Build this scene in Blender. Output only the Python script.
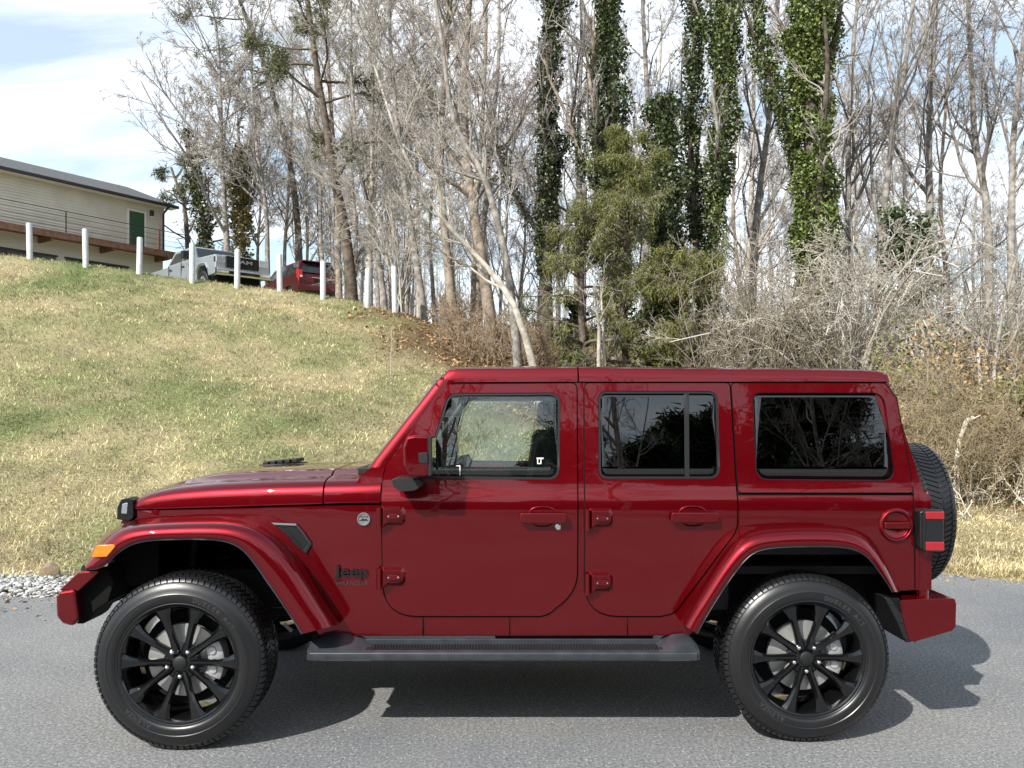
import bpy, bmesh, math, random
import numpy as np
from mathutils import Vector, Matrix
for o in list(bpy.data.objects): bpy.data.objects.remove(o)
scene = bpy.context.scene
C = scene.collection
R = math.radians
# ---------------------------------------------------------------- camera, sky, sun, exposure
FP, HY, CH = 828.0, 417.0, 1.6
cam_d = bpy.data.cameras.new('camera'); cam = bpy.data.objects.new('camera', cam_d); C.objects.link(cam)
cam.location = (0, 0, CH); cam.rotation_euler = (R(90), 0, 0)
cam_d.sensor_width = 36; cam_d.lens = 36*FP/1024; cam_d.shift_y = 33/1024
cam_d.clip_start = .05; cam_d.clip_end = 5000
scene.camera = cam
SUN = Vector((-.70, -.92, 1.0)).normalized()          # towards the sun
elev = math.asin(SUN.z); azim = math.atan2(SUN.x, SUN.y)
world = bpy.data.worlds.new('World'); scene.world = world; world.use_nodes = True
nt = world.node_tree; nt.nodes.clear()
def N(t, ty, **kw):
    n = t.nodes.new(ty)
    for k, v in kw.items(): setattr(n, k, v)
    return n
wo = N(nt, 'ShaderNodeOutputWorld'); bg = N(nt, 'ShaderNodeBackground'); sky = N(nt, 'ShaderNodeTexSky')
sky.sky_type = 'NISHITA'; sky.sun_disc = False; sky.sun_elevation = elev; sky.sun_rotation = azim
sky.air_density = 1.0; sky.dust_density = 1.2; sky.ozone_density = 1.0
tc = N(nt, 'ShaderNodeTexCoord'); sep = N(nt, 'ShaderNodeSeparateXYZ'); nt.links.new(tc.outputs['Generated'], sep.inputs[0])
mx = N(nt, 'ShaderNodeMath', operation='MAXIMUM'); mx.inputs[1].default_value = .0; nt.links.new(sep.outputs[2], mx.inputs[0])
ad = N(nt, 'ShaderNodeMath', operation='ADD'); ad.inputs[1].default_value = .22; nt.links.new(mx.outputs[0], ad.inputs[0])
dx = N(nt, 'ShaderNodeMath', operation='DIVIDE'); nt.links.new(sep.outputs[0], dx.inputs[0]); nt.links.new(ad.outputs[0], dx.inputs[1])
dy = N(nt, 'ShaderNodeMath', operation='DIVIDE'); nt.links.new(sep.outputs[1], dy.inputs[0]); nt.links.new(ad.outputs[0], dy.inputs[1])
cb = N(nt, 'ShaderNodeCombineXYZ'); nt.links.new(dx.outputs[0], cb.inputs[0]); nt.links.new(dy.outputs[0], cb.inputs[1])
mp = N(nt, 'ShaderNodeMapping'); mp.inputs['Scale'].default_value = (.55, 2.1, 1); mp.inputs['Rotation'].default_value = (0, 0, R(-14)); mp.inputs['Location'].default_value = (.6, .35, 0)
nt.links.new(cb.outputs[0], mp.inputs[0])
nz = N(nt, 'ShaderNodeTexNoise'); nz.inputs['Scale'].default_value = 1.15; nz.inputs['Detail'].default_value = 7; nz.inputs['Roughness'].default_value = .55; nz.inputs['Distortion'].default_value = .4
nt.links.new(mp.outputs[0], nz.inputs['Vector'])
rp = N(nt, 'ShaderNodeValToRGB'); rp.color_ramp.elements[0].position = .40; rp.color_ramp.elements[0].color = (.36, .36, .36, 1); rp.color_ramp.elements[1].position = .60; rp.color_ramp.elements[1].color = (1, 1, 1, 1)
nt.links.new(nz.outputs['Fac'], rp.inputs[0])
mixc = N(nt, 'ShaderNodeMix', data_type='RGBA'); nt.links.new(rp.outputs[0], mixc.inputs[0]); sm = N(nt, 'ShaderNodeMix', data_type='RGBA', blend_type='MULTIPLY'); sm.inputs[0].default_value = 1; sm.inputs[7].default_value = (.86,1.12,1.10,1); nt.links.new(sky.outputs[0], sm.inputs[6]); nt.links.new(sm.outputs[2], mixc.inputs[6]); mixc.inputs[7].default_value = (7.3, 7.5, 7.75, 1)
fo = N(nt, 'ShaderNodeMapRange'); fo.inputs[1].default_value = .45; fo.inputs[2].default_value = .95; fo.inputs[3].default_value = 1.0; fo.inputs[4].default_value = .25
nt.links.new(sep.outputs[2], fo.inputs[0]); mlc = N(nt, 'ShaderNodeMath', operation='MULTIPLY'); nt.links.new(rp.outputs[0], mlc.inputs[0]); nt.links.new(fo.outputs[0], mlc.inputs[1]); nt.links.new(mlc.outputs[0], mixc.inputs[0])
nt.links.new(mixc.outputs[2], bg.inputs[0]); bg.inputs[1].default_value = .135; nt.links.new(bg.outputs[0], wo.inputs[0])
sl = bpy.data.lights.new('sun', 'SUN'); sl.energy = 5.0; sl.angle = R(.55); sl.color = (1, .955, .88)
so = bpy.data.objects.new('sun', sl); C.objects.link(so); so.rotation_euler = SUN.to_track_quat('Z', 'Y').to_euler(); so.location = (-10, -12, 16)
scene.view_settings.view_transform = 'Standard'; scene.view_settings.look = 'None'; scene.view_settings.gamma = 1
scene.view_settings.exposure = .50
scene.render.engine = 'CYCLES'; scene.render.resolution_x = 1024; scene.render.resolution_y = 768
scene.cycles.transparent_max_bounces = 24; scene.cycles.max_bounces = 8

# ---------------------------------------------------------------- helpers
def at(px, py, Y): return Vector(((px-512)*Y/FP, Y, CH+(HY-py)*Y/FP))
def tag(o, label=None, cat=None, group=None, kind=None):
    if label: o['label'] = label
    if cat: o['category'] = cat
    if group: o['group'] = group
    if kind: o['kind'] = kind
    return o
def empty(name, loc=(0,0,0), rz=0, label=None, cat=None, group=None):
    o = bpy.data.objects.new(name, None); C.objects.link(o); o.location = loc; o.rotation_euler = (0,0,rz); o.empty_display_size = .2
    return tag(o, label, cat, group)
def basis(o): return Matrix.Translation(o.location) @ o.rotation_euler.to_matrix().to_4x4() @ Matrix.Diagonal((*o.scale, 1))
def wmat(o): return basis(o) if o.parent is None else wmat(o.parent) @ basis(o)
def link(name, me, mat, parent=None, local=False):
    o = bpy.data.objects.new(name, me); C.objects.link(o)
    if mat is not None:
        me.materials.append(mat)
    if parent is not None:
        if not local: me.transform(wmat(parent).inverted())
        o.parent = parent
    return o
def bmobj(name, bm, mat, parent=None, smooth=None, bevel=0, seg=2, local=False, solid=0, sub=0):
    bmesh.ops.recalc_face_normals(bm, faces=bm.faces[:]) if not solid else None
    me = bpy.data.meshes.new(name); bm.to_mesh(me); bm.free()
    if smooth is not None or bevel:
        me.polygons.foreach_set('use_smooth', [True]*len(me.polygons))
        if not bevel: me.set_sharp_from_angle(angle=R(smooth if smooth is not None else 40))
    o = link(name, me, mat, parent, local)
    if solid:
        m = o.modifiers.new('solid', 'SOLIDIFY'); m.thickness = solid; m.offset = -1; m.use_even_offset = False
    if bevel:
        m = o.modifiers.new('bevel', 'BEVEL'); m.width = bevel; m.segments = seg; m.limit_method = 'ANGLE'; m.angle_limit = R(35); m.harden_normals = True; m.use_clamp_overlap = True
    if sub:
        m = o.modifiers.new('sub', 'SUBSURF'); m.levels = sub; m.render_levels = sub
    return o
def mesh_np(name, V, Fc, mat, parent=None, smooth=False, col=None, local=False):
    """V (n,3), Fc (m,k) same-size faces"""
    V = np.asarray(V, dtype=np.float32); Fc = np.asarray(Fc, dtype=np.int32); k = Fc.shape[1]
    me = bpy.data.meshes.new(name)
    me.vertices.add(len(V)); me.vertices.foreach_set('co', V.ravel())
    me.loops.add(Fc.size); me.loops.foreach_set('vertex_index', Fc.ravel())
    me.polygons.add(len(Fc)); me.polygons.foreach_set('loop_start', np.arange(0, Fc.size, k, dtype=np.int32))
    if smooth: me.polygons.foreach_set('use_smooth', np.ones(len(Fc), dtype=bool))
    me.update(calc_edges=True)
    if col is not None:
        a = me.color_attributes.new('tint', 'FLOAT_COLOR', 'POINT')
        c4 = np.ones((len(V), 4), dtype=np.float32); c4[:, :3] = col
        a.data.foreach_set('color', c4.ravel())
    return link(name, me, mat, parent, local)
def box(bm, x0, x1, y0, y1, z0, z1, M=None):
    vs = [bm.verts.new((x, y, z)) for x in (x0, x1) for y in (y0, y1) for z in (z0, z1)]
    if M is not None:
        for v in vs: v.co = M @ v.co
    for f in ((0,1,3,2),(4,6,7,5),(0,4,5,1),(2,3,7,6),(0,2,6,4),(1,5,7,3)): bm.faces.new([vs[i] for i in f])
def prism(bm, poly, y0, y1, fn=None):
    """poly of (x,z); y0 near, y1 far"""
    a = [bm.verts.new((x, y0, z)) for x, z in poly]; b = [bm.verts.new((x, y1, z)) for x, z in poly]
    n = len(poly)
    bm.faces.new(a); bm.faces.new(b[::-1])
    for i in range(n): bm.faces.new((a[i], b[i], b[(i+1) % n], a[(i+1) % n]))
    if fn:
        for v in a+b: v.co = fn(v.co)
def tube(bm, pts, r, n=8, caps=True, closed=False):
    pts = [Vector(p) for p in pts]; rs = r if hasattr(r, '__len__') else [r]*len(pts)
    rings = []; up = None
    for i, p in enumerate(pts):
        if closed: t = (pts[(i+1) % len(pts)]-pts[i-1]).normalized()
        else: t = (pts[min(i+1, len(pts)-1)]-pts[max(i-1, 0)]).normalized()
        if up is None: up = t.orthogonal().normalized()
        else:
            up = up - t*up.dot(t)
            up = up.normalized() if up.length > 1e-5 else t.orthogonal().normalized()
        b = t.cross(up)
        rings.append([bm.verts.new(p+(up*math.cos(2*math.pi*j/n)+b*math.sin(2*math.pi*j/n))*rs[i]) for j in range(n)])
    m = len(rings)
    for i in range(m if closed else m-1):
        A, B = rings[i], rings[(i+1) % m]
        for j in range(n): bm.faces.new((A[j], A[(j+1) % n], B[(j+1) % n], B[j]))
    if caps and not closed:
        bm.faces.new(rings[0][::-1]); bm.faces.new(rings[-1])
def lathe(bm, prof, n=64, closed=False, M=None):
    """prof of (r, y); axis Y"""
    rings = []
    for r, y in prof:
        rings.append([bm.verts.new((r*math.cos(2*math.pi*j/n), y, r*math.sin(2*math.pi*j/n))) for j in range(n)])
    m = len(rings)
    for i in range(m if closed else m-1):
        A, B = rings[i], rings[(i+1) % m]
        for j in range(n): bm.faces.new((A[j], B[j], B[(j+1) % n], A[(j+1) % n]))
    if not closed:
        if prof[0][0] < .02: bm.faces.new(rings[0])
        if prof[-1][0] < .02: bm.faces.new(rings[-1][::-1])
    if M is not None:
        for rg in rings:
            for v in rg: v.co = M @ v.co
def copy_tree(o, parent=None):
    c = o.copy(); C.objects.link(c); c.parent = parent
    for ch in list(o.children): copy_tree(ch, c)
    return c
# ---------------------------------------------------------------- materials
def pmat(name, col, rough=.5, metal=0, coat=0, spec=.5, coatr=.03, bump=None, noise=None, alpha=None):
    m = bpy.data.materials.new(name); m.use_nodes = True; t = m.node_tree; b = t.nodes['Principled BSDF']
    b.inputs['Base Color'].default_value = (*col, 1); b.inputs['Roughness'].default_value = rough; b.inputs['Metallic'].default_value = metal
    b.inputs['Coat Weight'].default_value = coat; b.inputs['Coat Roughness'].default_value = coatr; b.inputs['Specular IOR Level'].default_value = spec
    if noise:      # (scale, colour2, lo, hi)
        tcn = N(t, 'ShaderNodeTexCoord'); n = N(t, 'ShaderNodeTexNoise'); n.inputs['Scale'].default_value = noise[0]; n.inputs['Detail'].default_value = 6
        r = N(t, 'ShaderNodeValToRGB'); r.color_ramp.elements[0].position = noise[2]; r.color_ramp.elements[1].position = noise[3]
        r.color_ramp.elements[0].color = (*col, 1); r.color_ramp.elements[1].color = (*noise[1], 1)
        t.links.new(tcn.outputs['Object'], n.inputs['Vector']); t.links.new(n.outputs['Fac'], r.inputs[0]); t.links.new(r.outputs[0], b.inputs['Base Color'])
    if bump:       # (scale, strength, distance)
        tcn = N(t, 'ShaderNodeTexCoord'); n = N(t, 'ShaderNodeTexNoise'); n.inputs['Scale'].default_value = bump[0]; n.inputs['Detail'].default_value = 5
        bp = N(t, 'ShaderNodeBump'); bp.inputs['Strength'].default_value = bump[1]; bp.inputs['Distance'].default_value = bump[2]
        t.links.new(tcn.outputs['Object'], n.inputs['Vector']); t.links.new(n.outputs['Fac'], bp.inputs['Height']); t.links.new(bp.outputs[0], b.inputs['Normal'])
    return m
def tint_mat(name, rough=.7, trans=0, spec=.3):
    m = pmat(name, (.5,.5,.5), rough, spec=spec); t = m.node_tree; b = t.nodes['Principled BSDF']
    a = N(t, 'ShaderNodeAttribute', attribute_name='tint'); t.links.new(a.outputs['Color'], b.inputs['Base Color'])
    if trans:
        tr = N(t, 'ShaderNodeBsdfTranslucent'); t.links.new(a.outputs['Color'], tr.inputs[0])
        mxs = N(t, 'ShaderNodeMixShader'); mxs.inputs[0].default_value = trans; out = t.nodes['Material Output']
        t.links.new(b.outputs[0], mxs.inputs[1]); t.links.new(tr.outputs[0], mxs.inputs[2]); t.links.new(mxs.outputs[0], out.inputs[0])
    return m
def glass(name, tint, fmin=.05, refl=(1,1,1)):
    """thin window pane: tinted transmission + clear reflection"""
    m = bpy.data.materials.new(name); m.use_nodes = True; t = m.node_tree; t.nodes.clear()
    o = N(t, 'ShaderNodeOutputMaterial'); tr = N(t, 'ShaderNodeBsdfTransparent'); tr.inputs[0].default_value = (*tint, 1)
    g = N(t, 'ShaderNodeBsdfGlossy'); g.inputs['Roughness'].default_value = .0; g.inputs[0].default_value = (*refl, 1)
    f = N(t, 'ShaderNodeFresnel'); f.inputs[0].default_value = 1.5
    mr = N(t, 'ShaderNodeMapRange'); mr.inputs[1].default_value = .04; mr.inputs[2].default_value = 1; mr.inputs[3].default_value = fmin; mr.inputs[4].default_value = 1
    mxs = N(t, 'ShaderNodeMixShader'); t.links.new(f.outputs[0], mr.inputs[0]); t.links.new(mr.outputs[0], mxs.inputs[0])
    t.links.new(tr.outputs[0], mxs.inputs[1]); t.links.new(g.outputs[0], mxs.inputs[2]); t.links.new(mxs.outputs[0], o.inputs[0])
    return m
def paint_mat():
    m = pmat('red_pearl_paint', (.160, .0024, .0062), .31, .74, 1.0, .03, .008); t = m.node_tree; b = t.nodes['Principled BSDF']
    b.inputs['Coat IOR'].default_value = 1.46
    tcn = N(t, 'ShaderNodeTexCoord')
    n = N(t, 'ShaderNodeTexNoise'); n.inputs['Scale'].default_value = 900; n.inputs['Detail'].default_value = 1
    bp = N(t, 'ShaderNodeBump'); bp.inputs['Strength'].default_value = .12; bp.inputs['Distance'].default_value = .001
    t.links.new(tcn.outputs['Object'], n.inputs['Vector']); t.links.new(n.outputs['Fac'], bp.inputs['Height']); t.links.new(bp.outputs[0], b.inputs['Normal'])
    # faint orange-peel on the clear coat
    n2 = N(t, 'ShaderNodeTexNoise'); n2.inputs['Scale'].default_value = 7; n2.inputs['Detail'].default_value = 2
    b2 = N(t, 'ShaderNodeBump'); b2.inputs['Strength'].default_value = .05; b2.inputs['Distance'].default_value = .01
    t.links.new(tcn.outputs['Object'], n2.inputs['Vector']); t.links.new(n2.outputs['Fac'], b2.inputs['Height']); t.links.new(b2.outputs[0], b.inputs['Coat Normal'])
    return m
M_paint = paint_mat()
M_black = pmat('black_plastic', (.006,.006,.007), .55, bump=(300,.15,.001))
M_grey = pmat('grey_moulded_plastic', (.026,.030,.036), .36, bump=(260,.2,.001), noise=(14,(.040,.046,.054),.4,.7))
M_under = pmat('underbody_black', (.007,.007,.008), .8, spec=.2)
M_gloss = pmat('gloss_black', (.004,.004,.0045), .10, coat=.3)
M_seal = pmat('black_rubber_seal', (.003,.003,.003), .8, spec=.1)
M_trim = pmat('window_rubber', (.008,.008,.009), .4)
M_tyre = pmat('tyre_rubber', (.010,.010,.011), .34, bump=(60,.1,.002))
M_tread = M_tyre
M_disc = pmat('brake_disc_metal', (.45,.445,.43), .45, .7)
M_alloy = pmat('cast_aluminium', (.55,.55,.55), .45, .6)
M_chrome = pmat('chrome', (.8,.8,.82), .12, 1)
M_cloth = pmat('black_cloth', (.02,.02,.022), .85)
M_red_lens = pmat('red_lens', (.30,.006,.012), .12, coat=1)
M_smoke = pmat('smoked_lens', (.009,.010,.012), .15, coat=.3)
M_amber = pmat('amber_lens', (.80,.20,.006), .2, coat=.8)
M_clearglass = glass('clear_window_glass', (.86,.90,.87), .07)
M_darkglass = glass('privacy_glass', (.018,.02,.024), .09)
M_windshield = glass('windscreen_glass', (.75,.8,.78), .06)
M_mirror = pmat('mirror_glass', (.8,.8,.8), .02, 1)
M_white = pmat('white_marks', (.75,.75,.72), .6)
# ---------------------------------------------------------------- terrain
def sstep(a, b, x):
    t = np.clip((x-a)/(b-a), 0, 1); return t*t*(3-2*t)
_rg = np.random.default_rng(5); _lat = _rg.random((64, 64))
def vnoise(x, y, s):
    x = np.asarray(x, float)/s + 100.3; y = np.asarray(y, float)/s + 77.7
    xi = np.floor(x).astype(int); yi = np.floor(y).astype(int); fx = x-xi; fy = y-yi; fx = fx*fx*(3-2*fx); fy = fy*fy*(3-2*fy)
    g = lambda i, j: _lat[i % 64, j % 64]
    return (g(xi,yi)*(1-fx)+g(xi+1,yi)*fx)*(1-fy)+(g(xi,yi+1)*(1-fx)+g(xi+1,yi+1)*fx)*fy
def edge_y(x):
    return np.interp(x, [-60,-12,-3,-1,2,3.5,4.43,4.93,5.6,6.6,9,60], [9.5,7.5,7.3,7.5,8.2,8.5,8.47,8.05,7.5,7.0,6.4,4]) + .05*np.sin(np.asarray(x)*2.3)
def crest(px):
    cy = np.interp(px, [-1500,-400,0,75,150,240,330,400,450,500,545,620,700,850,1024,1400], [235,238,256,265,276,287,299,313,331,350,366,384,398,424,444,460])
    yc = np.interp(px, [0, 400, 545, 700, 1024], [24, 24, 22, 19, 17]); return cy, yc
def terrain(x, y):
    x = np.asarray(x, float); y = np.asarray(y, float)
    ys = np.maximum(y, 2.0); px = 512+FP*x/ys
    cy, yc = crest(px); zc = CH+(HY-cy)*yc/FP; e = edge_y(x)
    t = np.clip((y-e-.9)/(yc-e-.9), 0, 1)
    z = zc*(t**1.08)
    k = .80*(zc-CH)/yc; k2 = np.where(px < 480, k, np.maximum(k, .0)*.4)
    z = np.where(y > yc, zc+np.minimum(y-yc, 13)*np.maximum(k2, 0)+np.maximum(y-yc-13, 0)*.012, z)
    near = sstep(.0, .5, y-e)
    z = z + (vnoise(x, y, .9)-.5)*.10*near*np.clip(t*4+.25, 0, 1) + (vnoise(x, y, 3.1)-.5)*.22*near*np.clip(t*3, 0, 1)*(t < .97) + (vnoise(x,y,.35)-.5)*.085*near*np.clip(t*6+.3,0,1)
    z = np.where(y < e+.35, -.10+(.12)*sstep(-.25, .35, y-e), z*sstep(.3,.9,y-e)+.02)
    return z
def tz(x, y): return float(terrain(np.array([x]), np.array([y]))[0])
def strawness(x, y):
    """0 green .. 1 straw"""
    e = edge_y(x); n = vnoise(x, y, 1.7)*.42+vnoise(x, y, .6)*.33+vnoise(x+31, y, 5.2)*.25
    base = .66 + (n-.5)*1.8 + .6*np.clip((x-1.5)/2,0,1)*(y<12)
    return np.clip(base + .55*(1-sstep(0, 3.0, y-e)), 0, 1)

def ground_mat():
    m = pmat('hill_ground', (.2,.15,.08), .95, spec=.1); t = m.node_tree; b = t.nodes['Principled BSDF']
    g = N(t, 'ShaderNodeAttribute', attribute_name='tint'); n = N(t, 'ShaderNodeTexNoise'); n.inputs['Scale'].default_value = 38; n.inputs['Detail'].default_value = 6; n.inputs['Roughness'].default_value = .7
    geo = N(t, 'ShaderNodeTexCoord'); t.links.new(geo.outputs['Object'], n.inputs['Vector'])
    r = N(t, 'ShaderNodeValToRGB'); r.color_ramp.elements[0].position = .3; r.color_ramp.elements[0].color = (.35,.35,.35,1); r.color_ramp.elements[1].position = .7; r.color_ramp.elements[1].color = (1.25,1.25,1.25,1)
    mm = N(t, 'ShaderNodeMix', data_type='RGBA', blend_type='MULTIPLY'); mm.inputs[0].default_value = 1
    t.links.new(n.outputs['Fac'], r.inputs[0]); t.links.new(g.outputs['Color'], mm.inputs[6]); t.links.new(r.outputs[0], mm.inputs[7]); t.links.new(mm.outputs[2], b.inputs['Base Color'])
    bp = N(t, 'ShaderNodeBump'); bp.inputs['Strength'].default_value = .8; bp.inputs['Distance'].default_value = .05; t.links.new(n.outputs['Fac'], bp.inputs['Height']); t.links.new(bp.outputs[0], b.inputs['Normal'])
    return m
M_ground = ground_mat()
def litterness(x, y):
    px = 512+FP*x/np.maximum(y, 2.)
    cy, yc = crest(px)
    v = sstep(430, 520, px+ (vnoise(x,y,1.3)-.5)*110) * sstep(14, 17, y+(vnoise(x,y,1.1)-.5)*3)
    v2 = sstep(345, 420, px+(vnoise(x,y,.8)-.5)*60)*sstep(yc-6.5, yc-2.0, y+ (vnoise(x,y,.9)-.5)*3) 
    return np.clip(v+v2, 0, 1)
xs = np.concatenate([np.linspace(-90,-24,24)[:-1], np.arange(-24,20,.22), np.linspace(20,90,26)])
ys = np.concatenate([np.linspace(-90,-14,14)[:-1], np.linspace(-14,6,10)[:-1], np.arange(6,30,.2), np.arange(30,60,1.0), np.linspace(60,260,20)])
GX, GY = np.meshgrid(xs, ys); GZ = terrain(GX, GY)
V = np.stack([GX.ravel(), GY.ravel(), GZ.ravel()], 1); nx, ny = len(xs), len(ys)
i, j = np.meshgrid(np.arange(nx-1), np.arange(ny-1)); a = (j*nx+i).ravel()
Fq = np.stack([a, a+1, a+nx+1, a+nx], 1)
st = strawness(V[:,0], V[:,1])[:,None]; lt = litterness(V[:,0], V[:,1])[:,None]
gc = (1-st)*np.array([.19,.23,.09])+st*np.array([.46,.39,.23]); gc = gc*(1-lt)+lt*np.array([.20,.135,.075])
hill = mesh_np('hillside', V, Fq, M_ground, smooth=True, col=gc); tag(hill, kind='structure')
bm = bmesh.new()
bmesh.ops.create_circle(bm, cap_ends=True, segments=48, radius=2200); 
for v in bm.verts: v.co.z = -.6
far_g = bmobj('ground', bm, pmat('far_ground', (.16,.14,.08), .95, noise=(.02,(.09,.10,.05),.4,.6))); tag(far_g, kind='structure')

# road
def road_mat():
    m = pmat('asphalt', (.2,.2,.2), .85, spec=.35); t = m.node_tree; b = t.nodes['Principled BSDF']
    co = N(t, 'ShaderNodeTexCoord')
    def noise(s, d, r=.6):
        n = N(t, 'ShaderNodeTexNoise'); n.inputs['Scale'].default_value = s; n.inputs['Detail'].default_value = d; n.inputs['Roughness'].default_value = r; t.links.new(co.outputs['Object'], n.inputs['Vector']); return n
    a1 = noise(60, 5, .8); a2 = noise(.55, 5); a3 = N(t, 'ShaderNodeTexVoronoi'); a3.inputs['Scale'].default_value = 60; t.links.new(co.outputs['Object'], a3.inputs['Vector'])
    r1 = N(t, 'ShaderNodeValToRGB'); e = r1.color_ramp.elements; e[0].position = .38; e[0].color = (.085,.087,.091,1); e[1].position = .62; e[1].color = (.275,.276,.278,1); t.links.new(a1.outputs['Fac'], r1.inputs[0])
    r2 = N(t, 'ShaderNodeValToRGB'); e = r2.color_ramp.elements; e[0].position = .33; e[0].color = (.76,.78,.82,1); e[1].position = .67; e[1].color = (1.16,1.13,1.08,1); t.links.new(a2.outputs['Fac'], r2.inputs[0])
    m1 = N(t, 'ShaderNodeMix', data_type='RGBA', blend_type='MULTIPLY'); m1.inputs[0].default_value = 1; t.links.new(r1.outputs[0], m1.inputs[6]); t.links.new(r2.outputs[0], m1.inputs[7])
    # pale stones
    r3 = N(t, 'ShaderNodeValToRGB'); e = r3.color_ramp.elements; e[0].position = .20; e[0].color = (1,1,1,1); e[1].position = .30; e[1].color = (0,0,0,1); t.links.new(a3.outputs['Distance'], r3.inputs[0])
    sc = N(t, 'ShaderNodeSeparateColor'); t.links.new(a3.outputs['Color'], sc.inputs[0]); gt = N(t, 'ShaderNodeMath', operation='GREATER_THAN'); gt.inputs[1].default_value = .72; t.links.new(sc.outputs[0], gt.inputs[0])
    ml = N(t, 'ShaderNodeMath', operation='MULTIPLY'); t.links.new(r3.outputs[0], ml.inputs[0]); t.links.new(gt.outputs[0], ml.inputs[1])
    m2 = N(t, 'ShaderNodeMix', data_type='RGBA'); t.links.new(ml.outputs[0], m2.inputs[0]); t.links.new(m1.outputs[2], m2.inputs[6]); m2.inputs[7].default_value = (.40,.395,.38,1)
    # hairline cracks
    wn = noise(1.7, 3); vd = N(t, 'ShaderNodeMix', data_type='VECTOR'); vd.inputs[0].default_value = .25; t.links.new(co.outputs['Object'], vd.inputs[4]); t.links.new(wn.outputs['Color'], vd.inputs[5])
    vc = N(t, 'ShaderNodeTexVoronoi', feature='DISTANCE_TO_EDGE'); vc.inputs['Scale'].default_value = .42; t.links.new(vd.outputs[1], vc.inputs['Vector'])
    lt_ = N(t, 'ShaderNodeMath', operation='LESS_THAN'); lt_.inputs[1].default_value = .0014; t.links.new(vc.outputs['Distance'], lt_.inputs[0])
    nm = noise(.9, 2); g2 = N(t, 'ShaderNodeMath', operation='GREATER_THAN'); g2.inputs[1].default_value = .60; t.links.new(nm.outputs['Fac'], g2.inputs[0])
    mc = N(t, 'ShaderNodeMath', operation='MULTIPLY'); t.links.new(lt_.outputs[0], mc.inputs[0]); t.links.new(g2.outputs[0], mc.inputs[1])
    m3 = N(t, 'ShaderNodeMix', data_type='RGBA'); t.links.new(mc.outputs[0], m3.inputs[0]); t.links.new(m2.outputs[2], m3.inputs[6]); m3.inputs[7].default_value = (.05,.05,.05,1)
    t.links.new(m3.outputs[2], b.inputs['Base Color'])
    bp = N(t, 'ShaderNodeBump'); bp.inputs['Strength'].default_value = .55; bp.inputs['Distance'].default_value = .006; t.links.new(a1.outputs['Fac'], bp.inputs['Height']); t.links.new(bp.outputs[0], b.inputs['Normal'])
    return m
rx = np.arange(-60, 60.1, .25); bm = bmesh.new(); prev = None
for x in rx:
    e = float(edge_y(x))+.03*math.sin(x*9.1)+.02*math.sin(x*23)
    c = [bm.verts.new((x, yy, 0)) for yy in (-60, e-2, e)]+[bm.verts.new((x, e+.06, -.08))]
    if prev:
        for k in range(3): bm.faces.new((prev[k], c[k], c[k+1], prev[k+1]))
    prev = c
road = bmobj('road', bm, road_mat()); tag(road, kind='structure')

# gravel strip beside the road
rng = np.random.default_rng(11)
ico = bmesh.new(); bmesh.ops.create_icosphere(ico, subdivisions=1, radius=1); IV = np.array([v.co[:] for v in ico.verts]); IF = np.array([[v.index for v in f.verts] for f in ico.faces]); ico.free()
def rocks(name, X, Y, Z, S, mat, col, parent=None):
    n = len(X); V = np.repeat(IV[None], n, 0)*(1+rng.uniform(-.28,.28,(n,len(IV),1)))
    V = V*(S[:,None,None]*rng.uniform(.6,1.3,(n,1,3))*np.array([1.25,1,.62]))
    an = rng.uniform(0, 6.28, n); c, s = np.cos(an)[:,None], np.sin(an)[:,None]
    x = V[:,:,0]*c-V[:,:,1]*s; y = V[:,:,0]*s+V[:,:,1]*c
    V = np.stack([x+X[:,None], y+Y[:,None], V[:,:,2]+Z[:,None]], 2)
    F_ = (IF[None]+np.arange(n)[:,None,None]*len(IV)).reshape(-1,3)
    return mesh_np(name, V.reshape(-1,3), F_, mat, parent, col=np.repeat(col, len(IV), 0))
n = 13000; X = rng.uniform(-9, 1.0, n); e = edge_y(X); d = np.abs(rng.normal(.28,.24,n)); Y = e+np.clip(d,-.02,.95)
S = rng.uniform(.009,.030,n); g = rng.uniform(.18,.52,n)[:,None]*np.array([1,.99,.96]); Z = terrain(X,Y)+rng.uniform(0,.04,n)+.01
tag(rocks('gravel', X, Y, Z, S, tint_mat('pale_gravel', .85), g), 'strip of pale crushed stone between the asphalt and the hill', 'gravel', kind='stuff')
# the one brown rock by the bumper
bm = bmesh.new(); bmesh.ops.create_icosphere(bm, subdivisions=2, radius=.085)
rr = random.Random(3)
for v in bm.verts: v.co = Vector((v.co.x*1.1, v.co.y*.9, v.co.z*1.25))*rr.uniform(.82,1.15)
p = at(50, 583, 8.0)
for v in bm.verts: v.co += Vector((p.x, p.y, .09))
tag(bmobj('rock', bm, pmat('brown_rock', (.21,.155,.10), .9, bump=(20,.5,.02)), smooth=30), 'brown rock lying on the pale gravel beside the front bumper', 'rock')

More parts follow.
